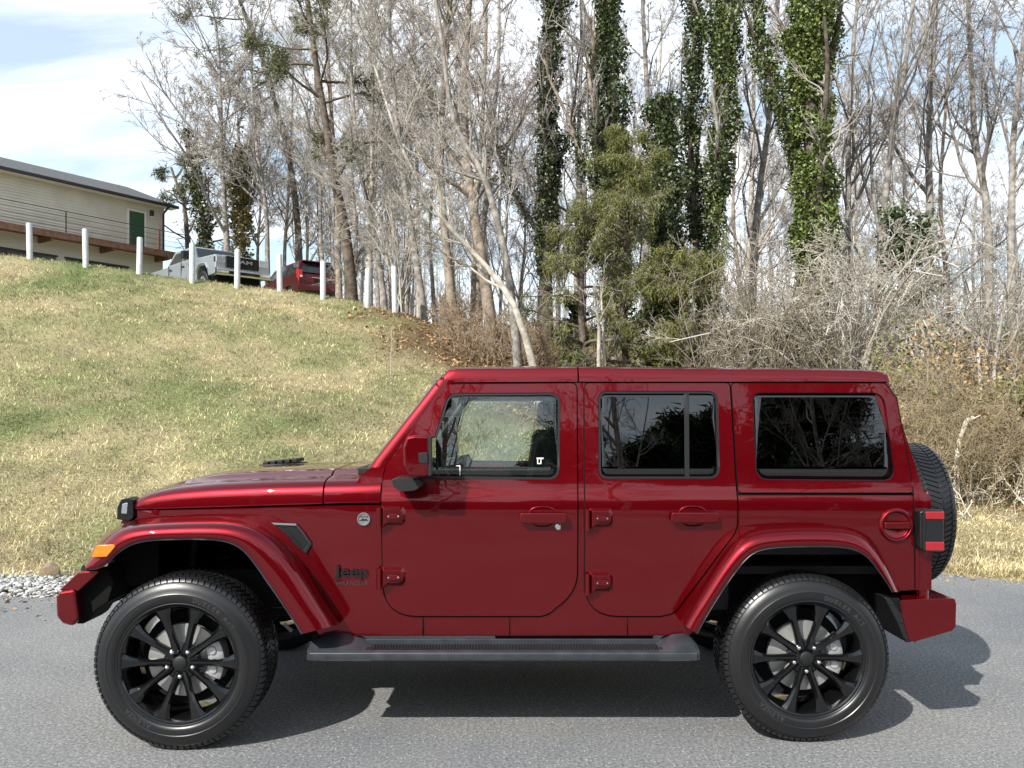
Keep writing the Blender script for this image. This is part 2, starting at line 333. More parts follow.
# grass
def blades(name, X, Y, L, W, tiltlo, tilthi, col, mat, bias=None):
    n = len(X); Z = terrain(X, Y)-.01
    az = rng.uniform(0, 6.283, n); tl = rng.uniform(tiltlo, tilthi, n)
    D = np.stack([np.cos(az)*np.sin(tl), np.sin(az)*np.sin(tl)-.12, np.cos(tl)], 1)
    az2 = az+rng.uniform(1.0, 2.2, n); S_ = np.stack([np.cos(az2), np.sin(az2), np.zeros(n)], 1)*W[:,None]
    B = np.stack([X, Y, Z], 1); mid = B+D*L[:,None]*.55; D2 = D.copy(); D2[:,2] -= .45; tip = mid+D2*L[:,None]*.5
    V = np.stack([B-S_, B+S_, mid+S_*.8, mid-S_*.8, tip], 1).reshape(-1,3)
    o = np.arange(n)[:,None]*5
    F3 = np.concatenate([o+np.array([[0,1,2]]), o+np.array([[0,2,3]]), o+np.array([[3,2,4]])], 0)
    return mesh_np(name, V, F3, mat, col=np.repeat(col, 5, 0))
n = 560000
u = rng.uniform(-.98, .98, n); lg = rng.uniform(0, 1, n); Y = 7.2*np.exp(lg*np.log(27.5/7.2)); X = u*Y
e = edge_y(X); keep = (Y > e+.62+.25*(vnoise(X,Y,.5)-.5)*2-.35*(X>2)) 
lit = litterness(X, Y); keep &= (rng.random(n) > lit*.93)
# hidden zone behind the vehicle and the forest floor on the right
px = 512+FP*X/Y; keep &= ~((px > 620) & (Y > 11.3))
X, Y = X[keep], Y[keep]; n = len(X); sc_ = Y/11
st = strawness(X, Y); nearedge = 1-sstep(.3, 2.6, Y-edge_y(X))
pick = rng.random(n) < np.clip(st*1.05, 0, 1)
straw = np.array([.82,.73,.48])*rng.uniform(.28,1.22,(n,1))*np.array([1,.98,.9]); green = np.array([.25,.34,.12])*rng.uniform(.5,1.3,(n,1))
brown = np.array([.33,.24,.13])*rng.uniform(.6,1.2,(n,1))
col = np.where(pick[:,None], straw, green); bw = rng.random(n) < .22; col[bw] = brown[bw]*.8
col = col*(.55+.9*vnoise(X,Y,.22))[:,None]*(.75+.5*vnoise(X+9,Y,.7))[:,None]
L = rng.uniform(.035,.10,n)*(.75+.45*sc_)*(1+.7*nearedge); W = rng.uniform(.0016,.0036,n)*(.6+.75*sc_)
M_grass = tint_mat('grass_blades', .75, .25)
tag(blades('grass', X, Y, L, W, .45, 1.45, col, M_grass), 'short half dead grass covering the hillside', 'grass', kind='stuff')
# taller straw on the right-hand verge
n = 16000; X = rng.uniform(2.5, 9, n); Y = edge_y(X)+np.abs(rng.normal(.7,.75,n)); k = Y < 11.5; X, Y = X[k], Y[k]; n = len(X)
col = np.array([.66,.55,.31])*rng.uniform(.55,1.15,(n,1))
tag(blades('straw_grass', X, Y, rng.uniform(.07,.17,n), rng.uniform(.0022,.0045,n), .6, 1.5, col, M_grass), 'flattened yellow straw along the road edge by the thicket', 'dry grass', kind='stuff')
# leaf litter under the trees
def leafcards(name, P, S, col, mat, parent=None, flat=0.0, local=False):
    n = len(P); a = rng.normal(size=(n,3)); a /= np.linalg.norm(a,axis=1)[:,None]; b = rng.normal(size=(n,3))
    if flat: a[:,2] *= (1-flat); b[:,2] *= (1-flat)
    b -= a*(a*b).sum(1)[:,None]/np.maximum((a*a).sum(1)[:,None],1e-6); b /= np.linalg.norm(b,axis=1)[:,None]
    S = S[:,None]; c = np.cross(a,b)*S*.18
    V = np.stack([P-a*S*.5, P+b*S*.42-a*S*.1+c, P+a*S*.55, P-b*S*.42-a*S*.1+c], 1).reshape(-1,3)
    o = np.arange(n)[:,None]*4; F3 = np.concatenate([o+np.array([[0,1,2]]), o+np.array([[0,2,3]])],0)
    return mesh_np(name, V, F3, mat, parent, col=np.repeat(col,4,0), local=local)
M_litter = tint_mat('dead_leaves', .8); M_ivy = tint_mat('ivy_leaves', .38, .12, .5); M_needle = tint_mat('conifer_needles', .6, .2)
n = 42000; u = rng.uniform(-.2,.8,n); Y = 9*np.exp(rng.uniform(0,1,n)*np.log(30/9)); X = u*Y; k = rng.random(n) < litterness(X,Y); X, Y = X[k], Y[k]; n = len(X)
col = np.array([.36,.22,.11])*rng.uniform(.45,1.35,(n,1))*np.array([1,1,1])
tag(leafcards('leaf_litter', np.stack([X,Y,terrain(X,Y)+rng.uniform(.0,.06,n)],1), rng.uniform(.035,.075,n)*(.6+Y/24), col, M_litter, flat=.6), 'brown fallen leaves on the ground where the wood begins', 'leaf litter', kind='stuff')

n = 900; X = np.concatenate([rng.uniform(-9,9,500), rng.uniform(-12,6,400)]); Y = np.concatenate([edge_y(X[:500])-np.abs(rng.normal(0,.35,500)), rng.uniform(9,22,400)])
Z = np.where(Y < edge_y(X), .012, terrain(X,Y)+.05); col = np.array([.34,.22,.12])*rng.uniform(.4,1.3,(n,1))
tag(leafcards('fallen_leaves', np.stack([X,Y,Z],1), rng.uniform(.02,.055,n), col, M_litter, flat=.75), 'few dry brown leaves scattered on the bank and along the road edge', 'fallen leaves', kind='stuff')
n = 2600; X = rng.uniform(-9,9,n); Y = edge_y(X)-np.abs(rng.normal(0,.16,n))
g = rng.uniform(.15,.45,n)[:,None]*np.array([1,.98,.93]); tag(rocks('road_grit', X, Y, np.full(n,.004), rng.uniform(.003,.010,n), tint_mat('grit', .9), g), 'loose grit along the crumbling edge of the asphalt', 'grit', kind='stuff')
# ---------------------------------------------------------------- trees
def tubes_np(name, groups, mat, parent):
    """groups: list of (P (B,k,3), R (B,k), nsides) -> one mesh"""
    Vs, Fs, o = [], [], 0
    for P, Rr, n in groups:
        B, k, _ = P.shape
        if B == 0: continue
        T = np.gradient(P, axis=1); T /= np.maximum(np.linalg.norm(T, axis=2, keepdims=True), 1e-9)
        ref = np.where(np.abs(T[:, :1, 2:3]) > .8, np.array([1.,0,0]), np.array([0,0,1.])); ref = np.broadcast_to(ref, T.shape)
        a = np.cross(T, ref); a /= np.maximum(np.linalg.norm(a, axis=2, keepdims=True), 1e-9); b = np.cross(T, a)
        th = np.arange(n)*2*math.pi/n
        ring = P[:,:,None,:]+Rr[:,:,None,None]*(a[:,:,None,:]*np.cos(th)[None,None,:,None]+b[:,:,None,:]*np.sin(th)[None,None,:,None])
        Vs.append(ring.reshape(-1,3))
        bi = (np.arange(B)*k*n)[:,None,None]; ki = (np.arange(k-1)*n)[None,:,None]; ji = np.arange(n)[None,None,:]; jn = (ji+1) % n
        q = np.stack([bi+ki+ji, bi+ki+n+ji, bi+ki+n+jn, bi+ki+jn], -1).reshape(-1,4)+o
        Fs.append(q); o += B*k*n
    return mesh_np(name, np.concatenate(Vs), np.concatenate(Fs), mat, parent, smooth=True, local=True)
def interp_path(P, t):
    """P (B,k,3), t (B,m) -> pos, tangent"""
    B, k, _ = P.shape; f = t*(k-1); i = np.clip(f.astype(int), 0, k-2); w = (f-i)[...,None]; bi = np.arange(B)[:,None]
    return P[bi,i]*(1-w)+P[bi,i+1]*w, P[bi,i+1]-P[bi,i]
def sprout(rg, P, Rr, m, t0, t1, ang, ratio, k, up, wob, rs=.6, rmin=.004, droop=0, flat=None):
    B = P.shape[0]
    if B == 0: return P, Rr
    t = rg.uniform(t0, t1, (B,m)); t.sort(axis=1)
    pos, tan = interp_path(P, t); L = np.linalg.norm(np.diff(P,axis=1),axis=2).sum(1)
    tan /= np.maximum(np.linalg.norm(tan,axis=2,keepdims=True),1e-9)
    rv = rg.normal(size=pos.shape); rv -= tan*(rv*tan).sum(2,keepdims=True); rv /= np.linalg.norm(rv,axis=2,keepdims=True)
    if flat: rv[...,2] *= flat; rv /= np.linalg.norm(rv,axis=2,keepdims=True)
    A = rg.uniform(ang*.65, ang*1.3, (B,m,1)); d = tan*np.cos(A)+rv*np.sin(A)
    ln = L[:,None]*ratio*(1.15-.75*t)*rg.uniform(.55,1.2,(B,m))
    kk = Rr.shape[1]; fi = t*(kk-1); ii = np.clip(fi.astype(int),0,kk-2); r0 = Rr[np.arange(B)[:,None],ii]*rs*rg.uniform(.6,1.0,(B,m))
    pos = pos.reshape(-1,3); d = d.reshape(-1,3); ln = ln.reshape(-1); r0 = np.maximum(r0.reshape(-1), rmin)
    pts = [pos]; cur = d/np.linalg.norm(d,axis=1)[:,None]
    for s in range(k-1):
        cur = cur+rg.normal(size=cur.shape)*wob+np.array([0,0,up-droop*s/(k-1)]); cur /= np.linalg.norm(cur,axis=1)[:,None]
        pts.append(pts[-1]+cur*(ln/(k-1))[:,None])
    P2 = np.stack(pts,1); R2 = np.maximum(r0[:,None]*np.linspace(1,.3,k)[None], rmin*.75)
    return P2, R2
def bark(name, c1, c2, s=6):
    m = pmat(name, c1, .9, noise=(s, c2, .38, .66), bump=(18,.7,.02), spec=.15); return m
B_grey = bark('grey_bark', (.17,.15,.135), (.37,.34,.31)); B_pale = bark('pale_bark', (.30,.265,.225), (.52,.48,.42)); B_dark = bark('dark_bark', (.075,.058,.045), (.17,.14,.115)); B_tan = bark('tan_bark', (.19,.15,.115), (.36,.30,.245))
T_pale = pmat('pale_twigs', (.40,.365,.325), .85, spec=.15); T_grey = pmat('grey_twigs', (.29,.26,.24), .85, spec=.15); T_dark = pmat('dark_twigs', (.10,.08,.065), .85, spec=.15); T_red = pmat('reddish_twigs', (.27,.20,.16), .85, spec=.15); T_lilac = pmat('lilac_grey_twigs', (.36,.33,.32), .85, spec=.15)
def tree(seed, path, r, label, base, name='bare_tree', bark_=B_grey, twig=T_grey, levels=((11,.3,.98,.75,.5,7,.10,.16),(8,.2,1,.7,.5,5,.05,.18),(6,.2,1,.7,.5,4,.03,.2),(4,.2,1,.7,.5,3,.02,.2)), group=None, ivy=None, needles=None, cat='tree', rmin=.006, droop=0, rz=0, taper=.35, trunk_name='trunk', limbs=2):
    """path: points relative to the base, in metres"""
    rg = np.random.default_rng(seed); root = empty(name, base, rz, label, cat, group)
    Pp = np.array(path, float); kf = len(Pp); tt = np.linspace(0, kf-1, 14); i = np.clip(tt.astype(int),0,kf-2); w = (tt-i)[:,None]
    P = Pp[i]*(1-w)+Pp[i+1]*w; P[1:-1] += rg.normal(size=(12,3))*r*.22; P[:,:2] = P[:,:2]
    Pm = P.copy(); Pm[1:-1] = (P[:-2]+2*P[1:-1]+P[2:])/4; P = Pm; P[0,2] = -.35
    Rr = r*(taper+(1-taper)*(1-np.linspace(0,1,14)))[None]; Rr = Rr*(1+.35*np.exp(-np.linspace(0,14,14)))
    P = P[None]; trunk = [(P, Rr, 9)]; crown = []; cp, cr = P, Rr; keep = []
    for li, (m, t0, t1, ang, ratio, k, up, wob) in enumerate(levels):
        cp, cr = sprout(rg, cp, cr, m, t0, t1, ang, ratio, k, up, wob, rmin=rmin, droop=droop)
        keep.append((cp, cr)); (trunk if li == 0 and limbs > 1 else crown).append((cp, cr, 6 if li == 0 else (4 if li == 1 else 3)))
    tubes_np(trunk_name, trunk, bark_, root)
    if crown: tubes_np('crown', crown, twig, root)
    if ivy:    # (count, lo, hi, spread, size, limbs?, colour)
        cnt, lo, hi, sp, size, onl, colr = ivy
        t = rg.uniform(lo, hi, (1,cnt)); pos, _ = interp_path(P, t); pos = pos[0]; t = t[0]
        z = pos[:,2]; az = rg.uniform(0,6.283,cnt); lump = .55+.75*vnoise(az*1.3+seed, z, .55)+.25*vnoise(az*2+9, z, .2)
        keepv = vnoise(az*.9+seed*3, z, .42) > .22+.25*rg.random(cnt); lump = lump*(.30+1.35*vnoise(z*1.0+seed*7, z, .7)); rad = r*(1-.5*t)+sp*lump*rg.random(cnt)**.8*(.45+.75*np.sin(np.clip((t-lo)/(hi-lo),0,1)*math.pi)**.5)
        pos = pos+np.stack([np.cos(az)*rad, np.sin(az)*rad, rg.normal(size=cnt)*.05],1)
        pos = pos[keepv]
        if onl and keep:
            lp, lr = keep[0]; nl = int(cnt*onl/len(lp)); t2 = rg.uniform(0,.55,(len(lp),nl)); q, _ = interp_path(lp, t2); q = q.reshape(-1,3)+rg.normal(size=(len(lp)*nl,3))*.11; pos = np.concatenate([pos,q])
        c = np.array(colr)*rg.uniform(.45,1.5,(len(pos),1))*np.array([1,1,1]); c = c+np.array([.05,.03,0])*(rg.random((len(pos),1))<.18)
        leafcards('ivy', pos, rg.uniform(size*.65,size*1.3,len(pos)), np.clip(c,0,1), M_ivy, root, local=True)
    if needles:  # (per branch, spread, length, colour, droop)
        per, sp, ln, colr, dr, lv = needles
        lp, lr = keep[lv]; t2 = rg.uniform(.25,1,(len(lp),per)); q, tg = interp_path(lp,t2); q = q.reshape(-1,3)+rg.normal(size=(len(lp)*per,3))*sp; n_ = len(q)
        D = rg.normal(size=(n_,3)); D /= np.linalg.norm(D,axis=1)[:,None]; D[:,2] -= dr; D = D+.6*(tg.reshape(-1,3)/np.maximum(np.linalg.norm(tg.reshape(-1,3),axis=1)[:,None],1e-6)); D /= np.linalg.norm(D,axis=1)[:,None]
        L_ = rg.uniform(ln*.6,ln*1.3,n_)[:,None]; side = np.cross(D, rg.normal(size=(n_,3))); side /= np.linalg.norm(side,axis=1)[:,None]; side *= L_*.10
        V = np.stack([q-side, q+side, q+D*L_*1.0+side*.3],1).reshape(-1,3); F3 = np.arange(n_*3).reshape(-1,3)
        tree_v = rg.uniform(.5,1.4,(n_,1)); c = np.array(colr)*tree_v
        mesh_np('needles', V, F3, M_needle, root, col=np.repeat(np.clip(c,0,1),3,0), local=True)
    return root
def pbase(px, Y, sink=0): x = (px-512)*Y/FP; return Vector((x, Y, tz(x, Y)-sink))
def ppath(base, Y, pts):
    """trunk path through photo points at one distance, with some depth sway"""
    out = [(0,0,0)]
    for i, (px, py) in enumerate(pts):
        q = at(px, py, Y)-base; out.append((q.x, .25*math.sin(i*1.7+px), q.z))
    return out
LV_big = ((14,.28,.98,.7,.42,8,.10,.14),(8,.2,1,.7,.5,6,.06,.17),(7,.2,1,.7,.55,4,.04,.2),(7,.15,1,.75,.6,3,.03,.22))
LV_mid = ((14,.25,1,.62,.34,7,.12,.13),(8,.2,1,.6,.5,5,.07,.17),(7,.15,1,.7,.5,4,.03,.2),(5,.15,1,.7,.55,3,.03,.2))
LV_fork = ((6,.22,.9,.42,.42,9,.10,.11),(7,.25,1,.6,.45,6,.07,.17),(6,.2,1,.7,.5,4,.03,.2),(4,.2,1,.7,.5,3,.03,.2))
LV_few = ((7,.45,1,.7,.28,7,.10,.14),(6,.2,1,.7,.5,5,.05,.18),(5,.2,1,.7,.5,3,.03,.2))
IVG = (.095,.13,.04); IVD = (.06,.085,.032); IVY_ = (.15,.16,.045)
# (px, Y, path pixels, radius, label, kwargs)
def T(seed, px, Y, pts, r, label, **kw):
    b = pbase(px, Y); return tree(seed, ppath(b, Y, pts), r, label, b, **kw)
T(1, 815, 20, [(815,240),(812,130),(806,30),(803,-90)], .30, 'stoutest trunk in the wood, wrapped in bright green ivy above the rear side window', bark_=B_dark, twig=T_pale, levels=LV_fork, ivy=(32000,.06,1,.29,.085,.22,(.125,.165,.045)), name='ivy_clad_tree')
T(2, 812, 20.3, [(806,240),(796,150),(768,85),(757,20),(752,-60)], .11, 'slim ivy covered limb tree leaning left beside the stoutest ivy trunk', bark_=B_dark, twig=T_pale, levels=LV_few, ivy=(5200,.35,.95,.16,.08,0,IVG), name='ivy_clad_tree')
T(3, 706, 21, [(712,250),(722,150),(728,60),(732,-80)], .19, 'ivy wrapped tree with a patchy pale lower trunk above the second side window', bark_=B_pale, twig=T_grey, levels=LV_fork, ivy=(15000,.12,1,.22,.08,.30,IVG), name='ivy_clad_tree')
T(4, 700, 21.5, [(696,260),(690,160),(694,60),(700,-80)], .12, 'thinner ivy wrapped tree just left of the patchy pale trunk', bark_=B_dark, twig=T_grey, levels=LV_few, ivy=(8000,.3,.95,.18,.08,0.1,IVD), name='ivy_clad_tree')
T(5, 622, 21, [(618,250),(612,160),(610,60),(604,-80)], .24, 'tall ivy clad tree behind the yellow green cedar', bark_=B_tan, twig=T_grey, levels=LV_fork, ivy=(15000,.1,1,.25,.085,.35,IVD), name='ivy_clad_tree')
T(6, 546, 22.5, [(545,250),(548,160),(552,60),(556,-60)], .19, 'dark ivy clad tree behind the tip of the long leaning sapling', bark_=B_dark, twig=T_grey, levels=LV_fork, ivy=(11000,.2,.9,.18,.08,.3,(.055,.075,.035)), name='ivy_clad_tree')
T(7, 668, 20.5, [(666,260),(662,180),(660,98)], .14, 'short broken tree smothered in dense dark ivy between two taller trunks', bark_=B_dark, twig=T_dark, levels=((5,.5,.95,.8,.2,5,.1,.2),), ivy=(17000,.05,1.0,.40,.085,0,IVD), name='ivy_clad_tree', limbs=1)
T(8, 547, 16, [(520,310),(484,262),(440,220),(400,150),(372,60)], .075, 'long pale sapling leaning left over the top of the bank', bark_=B_pale, twig=T_pale, levels=LV_mid, name='leaning_tree', taper=.25)
T(9, 495, 23, [(482,260),(470,190),(462,110),(470,0),(474,-60)], .17, 'bare tan trunk with a gentle bend near the top of the bank', bark_=B_tan, twig=T_grey, levels=LV_big)
T(10, 456, 24, [(444,230),(440,150),(446,60),(452,-50)], .14, 'bare brown trunk left of the bent tan trunk', bark_=B_tan, twig=T_grey, levels=LV_big)
T(11, 520, 20, [(508,260),(487,180),(455,130),(445,60),(430,-30)], .10, 'slender forked grey sapling right of the bent tan trunk', bark_=B_grey, twig=T_pale, levels=LV_mid)
T(12, 425, 25, [(412,230),(400,150),(392,60),(385,-60)], .11, 'bare grey tree behind the rightmost white guard post', bark_=B_grey, twig=T_pale, levels=LV_big)
T(13, 352, 27, [(345,230),(330,150),(315,60),(300,-60)], .19, 'tall pine with loose olive tufts behind the red van', name='pine_tree', bark_=B_dark, twig=T_grey, levels=((16,.3,1,1.25,.30,7,.02,.12),(8,.35,1,.6,.4,5,.03,.2),(5,.4,1,.7,.5,3,.05,.2)), needles=(12,.09,.18,(.125,.135,.06),0,2), cat='pine tree')
T(14, 385, 26, [(378,250),(362,180),(350,90),(352,-20)], .10, 'bare grey tree right of the tall pine', bark_=B_grey, twig=T_pale, levels=LV_big)
T(15, 213, 44, [(205,235),(195,180),(186,128)], .20, 'ivy covered stub of a tree behind the silver pickup', bark_=B_dark, twig=T_grey, levels=((9,.3,1,.8,.35,6,.1,.2),(6,.2,1,.7,.5,4,.05,.2),(5,.2,1,.7,.5,3,.05,.2)), ivy=(3800,.1,1,.30,.15,.1,(.06,.08,.035)), name='ivy_clad_tree', rmin=.009)
T(16, 228, 41, [(226,225),(220,160),(222,90),(215,20)], .17, 'wide spreading bare tree standing alone against the sky behind the pickup', bark_=B_grey, twig=T_grey, levels=((20,.22,1,.85,.62,8,.10,.12),(9,.2,1,.6,.5,6,.06,.17),(7,.2,1,.7,.5,4,.04,.2),(5,.2,1,.7,.5,3,.03,.2)), rmin=.013)
T(17, 245, 42, [(244,230),(242,180),(240,120)], .16, 'slim tree with olive green ivy behind the pickup grille', bark_=B_grey, twig=T_grey, levels=LV_mid, ivy=(3000,.2,.85,.42,.17,.15,(.17,.15,.055)), name='ivy_clad_tree', rmin=.009)
T(18, 268, 40, [(266,220),(256,150),(250,80),(252,10)], .13, 'upright bare grey tree behind the gap between pickup and van', bark_=B_grey, twig=T_pale, levels=LV_big, rmin=.013)
T(19, 190, 47, [(188,235),(184,200),(172,168)], .17, 'crooked pine with flat olive tufts right of the house roof', name='pine_tree', bark_=B_dark, twig=T_grey, levels=((12,.25,1,1.2,.55,7,.03,.16),(7,.3,1,.7,.4,5,.03,.2),(5,.4,1,.7,.5,3,.03,.2)), needles=(14,.10,.24,(.11,.12,.06),0,2), cat='pine tree')
T(20, 300, 43, [(298,210),(285,130),(262,60),(240,0),(225,-40)], .19, 'leaning pine with needle tufts high above the red van', name='pine_tree', bark_=B_dark, twig=T_grey, levels=((13,.45,1,1.1,.40,7,.05,.14),(7,.3,1,.7,.4,5,.03,.2),(5,.4,1,.7,.5,3,.03,.2)), needles=(18,.12,.22,(.13,.14,.06),0,2), cat='pine tree')
T(21, 328, 42, [(320,240),(322,160),(312,70),(318,-50)], .13, 'bare tree rising behind the tailgate of the red van', bark_=B_grey, twig=T_pale, levels=LV_big)
T(22, 880, 22, [(882,240),(893,150),(905,60),(920,-60)], .11, 'bare fan shaped tree right of the stoutest ivy trunk', bark_=B_grey, twig=T_grey, levels=((15,.12,.9,.5,.55,8,.12,.10),(8,.2,1,.5,.5,6,.08,.15),(5,.2,1,.6,.5,4,.05,.2)))
T(23, 930, 24, [(930,220),(928,140),(935,40),(940,-60)], .13, 'bare upright tree above the rear corner of the roof', bark_=B_grey, twig=T_grey, levels=LV_mid)
T(24, 985, 23, [(985,220),(975,140),(968,50),(960,-60)], .12, 'bare upright tree near the right edge of the wood', bark_=B_grey, twig=T_grey, levels=LV_mid)
T(25, 1015, 20, [(1012,220),(1018,140),(1028,50),(1035,-60)], .10, 'rightmost bare tree in the wood', bark_=B_grey, twig=T_grey, levels=LV_big)
T(26, 852, 24, [(850,240),(845,150),(850,50),(860,-60)], .11, 'thin bare tree directly behind the stoutest ivy trunk', bark_=B_grey, twig=T_grey, levels=LV_mid)
T(27, 750, 23, [(752,250),(765,160),(776,60),(780,-60)], .12, 'thin bare tree between the two largest ivy trunks', bark_=B_grey, twig=T_grey, levels=LV_mid)
T(28, 583, 23, [(584,250),(578,150),(583,50),(580,-60)], .09, 'bare grey tree left of the tall ivy clad tree', bark_=B_grey, twig=T_grey, levels=LV_big)
T(29, 640, 24, [(645,250),(652,150),(645,50),(640,-60)], .12, 'bare grey tree right of the tall ivy clad tree', bark_=B_grey, twig=T_grey, levels=LV_mid)
T(30, 478, 27, [(480,250),(492,150),(500,50),(498,-60)], .11, 'straight bare tree behind the bent tan trunk', bark_=B_grey, twig=T_red, levels=LV_big)
T(31, 598, 17, [(600,330),(594,300)], .055, 'pale slim stump of sapling under the cedar on its left', bark_=B_pale, twig=T_pale, levels=((6,.5,1,.5,.5,4,.05,.2),(4,.3,1,.6,.4,3,.05,.2)), name='sapling')
T(32, 606, 17.2, [(603,330),(602,296),(600,280)], .035, 'thinnest pale upright sapling under the cedar', bark_=B_pale, twig=T_pale, levels=((6,.4,1,.5,.4,4,.05,.2),(4,.3,1,.6,.4,3,.05,.2)), name='sapling')
# olive cedars in front of the ivy trunks
for sd, px_, Y_, tip, nm in ((41,628,18.5,140,'tall yellow green cedar in the middle of the wood'),(42,585,18,190,'looser yellow green cedar left of the tallest one'),(43,688,17.5,262,'low yellow green cedar just above the rear door window')):
    T(sd, px_, Y_, [(px_-4,300),(px_-2,(300+tip)/2),(px_,tip)], .09, nm, name='cedar_tree', bark_=B_dark, twig=T_grey, levels=((46 if sd==41 else 34,.05,1,1.1,.27 if sd!=43 else .42,6,.02,.16),(10,.2,1,.7,.5,4,-.03,.25),(6,.15,1,.8,.6,3,-.10,.25)), needles=(9 if sd!=42 else 5,.055,.10,(.16,.165,.045),1.0,2), cat='cedar tree', droop=.25)
# mid-distance bare trees, nothing tells them apart
rgp = random.Random(8); protos = []
for s in range(4):
    h = 12+s; b = Vector((0,0,0)); lean = rgp.uniform(-.8,.8)
    protos.append(tree(100+s, [(0,0,0),(lean*.3,.2,h*.3),(lean*.6,-.2,h*.6),(lean,.1,h)], .085+.015*s, 'thin bare tree in the thick of the wood behind the nearer trunks', b, name='bare_tree', bark_=(B_grey,B_grey,B_tan,B_pale)[s], twig=(T_grey,T_lilac,T_pale,T_lilac)[s], levels=LV_big, group='thin bare trees deeper in the wood'))
spots = [(245,44),(262,47),(283,45),(305,46),(322,44),(338,40),(352,38),(366,36),(296,50),(334,48)]
for k in range(44):
    px_ = 345+k*16.2+rgp.uniform(-7,7); Y_ = rgp.uniform(27,44)
    if px_ > 560 and k % 5 in (1,3): continue
    spots.append((px_, Y_))
for k, (px_, Y_) in enumerate(spots):
    o = protos[k] if k < 4 else copy_tree(protos[k % 4]); b = pbase(px_, Y_, .1); o.location = b; o.rotation_euler = (0,0,rgp.uniform(0,6.28)); s_ = rgp.uniform(.8,1.12)
    if 512+ (px_-512) > 880: s_ *= .85
    o.scale = (s_,s_,s_)
# far wood mass, one object
rgf = np.random.default_rng(77); groups = []
nb = 300; px_ = rgf.uniform(330,1240,nb); Yf = rgf.uniform(46,80,nb); Xf = (px_-512)*Yf/FP; zf = terrain(Xf,Yf); hf = rgf.uniform(6,13,nb)*np.where(px_>880,.8,1)
tt = np.linspace(0,1,6); P = np.stack([Xf[:,None]+rgf.normal(size=(nb,1))*.6*tt, Yf[:,None]+0*tt, zf[:,None]-.3+hf[:,None]*tt],2); Rf = (rgf.uniform(.05,.13,nb))[:,None]*(1-.8*tt)[None]
groups.append((P,Rf,4)); p1,r1 = sprout(rgf,P,Rf,9,.15,1,.7,.33,5,.08,.15,rmin=.016); groups.append((p1,r1,3)); p2,r2 = sprout(rgf,p1,r1,7,.15,1,.7,.5,4,.05,.2,rmin=.013); groups.append((p2,r2,3))
fw = tubes_np('far_wood', groups, T_lilac, None); tag(fw, 'grey haze of bare trees filling the back of the wood', 'far wood', kind='stuff')
# undergrowth: twiggy brush as stuff
def brush(name, n, pxr, Yr, h, mat, label, seed, m=(7,6), r=.011, rmin=.005, up=.08, grp=None, lo=.35, near_lim=None):
    rg = np.random.default_rng(seed); px_ = rg.uniform(*pxr,n); Y_ = rg.uniform(*Yr,n); X_ = (px_-512)*Y_/FP; z_ = terrain(X_,Y_)
    hh = h*rg.uniform(lo,1,n)*(.6+.8*vnoise(X_,Y_,2.3)); d = rg.normal(size=(n,2))*.35; tt = np.linspace(0,1,5)
    P = np.stack([X_[:,None]+d[:,:1]*hh[:,None]*tt**1.3, Y_[:,None]+d[:,1:]*hh[:,None]*tt**1.3, z_[:,None]-.05+hh[:,None]*tt],2)+rg.normal(size=(n,5,3))*.03
    Rr = rg.uniform(.6,1.2,n)[:,None]*r*(1-.7*tt)[None]; g_ = [(P,Rr,3)]; cp, cr = P, Rr
    for q in m: cp, cr = sprout(rg,cp,cr,q,.15,1,.8,.45,4,up,.25,rmin=rmin); g_.append((cp,cr,3))
    return tag(tubes_np(name, g_, mat, None), label, 'brush', kind='stuff')
brush('undergrowth', 520, (440,720), (20,27), 1.6, pmat('tan_brush_twigs',(.30,.225,.155),.9,spec=.1), 'tan twiggy undergrowth along the top of the bank among the trunks', 201, r=.016, rmin=.008)
brush('undergrowth', 900, (700,1200), (15,26), 3.4, pmat('brown_brush_twigs',(.27,.23,.18),.9,spec=.1), 'brown twiggy thicket filling the right side of the wood', 202, r=.018, rmin=.007)
brush('bramble_thicket', 620, (880,1230), (10.6,15), 2.0, pmat('straw_brush_twigs',(.32,.255,.165),.9,spec=.1), 'tangled straw coloured brambles behind the spare wheel', 203, m=(8,6), r=.009, rmin=.004, up=.0)
brush('bramble_thicket', 55, (905,1200), (10.2,11.6), .8, pmat('bleached_dead_sticks',(.62,.56,.46),.9,spec=.1), 'bleached dead sticks fallen along the foot of the thicket', 204, m=(5,3), r=.014, rmin=.006, up=-.1)
# green leafy tint inside the thicket on the right
n = 15000; rg = np.random.default_rng(31); px_ = rg.uniform(870,1230,n); Y_ = rg.uniform(11,16,n); X_ = (px_-512)*Y_/FP; z_ = terrain(X_,Y_)+rg.random(n)**1.3*2.2*(.35+.9*vnoise(X_,Y_,1.2))
c = np.where((vnoise(X_,z_,.7) > .55)[:,None], np.array([.17,.18,.055]), np.array([.33,.22,.11]))*rg.uniform(.5,1.3,(n,1))
tag(leafcards('thicket_leaves', np.stack([X_,Y_,z_],1), rg.uniform(.035,.075,n), c, M_litter), 'sparse green and brown leaves clinging in the thicket on the right', 'foliage', kind='stuff')
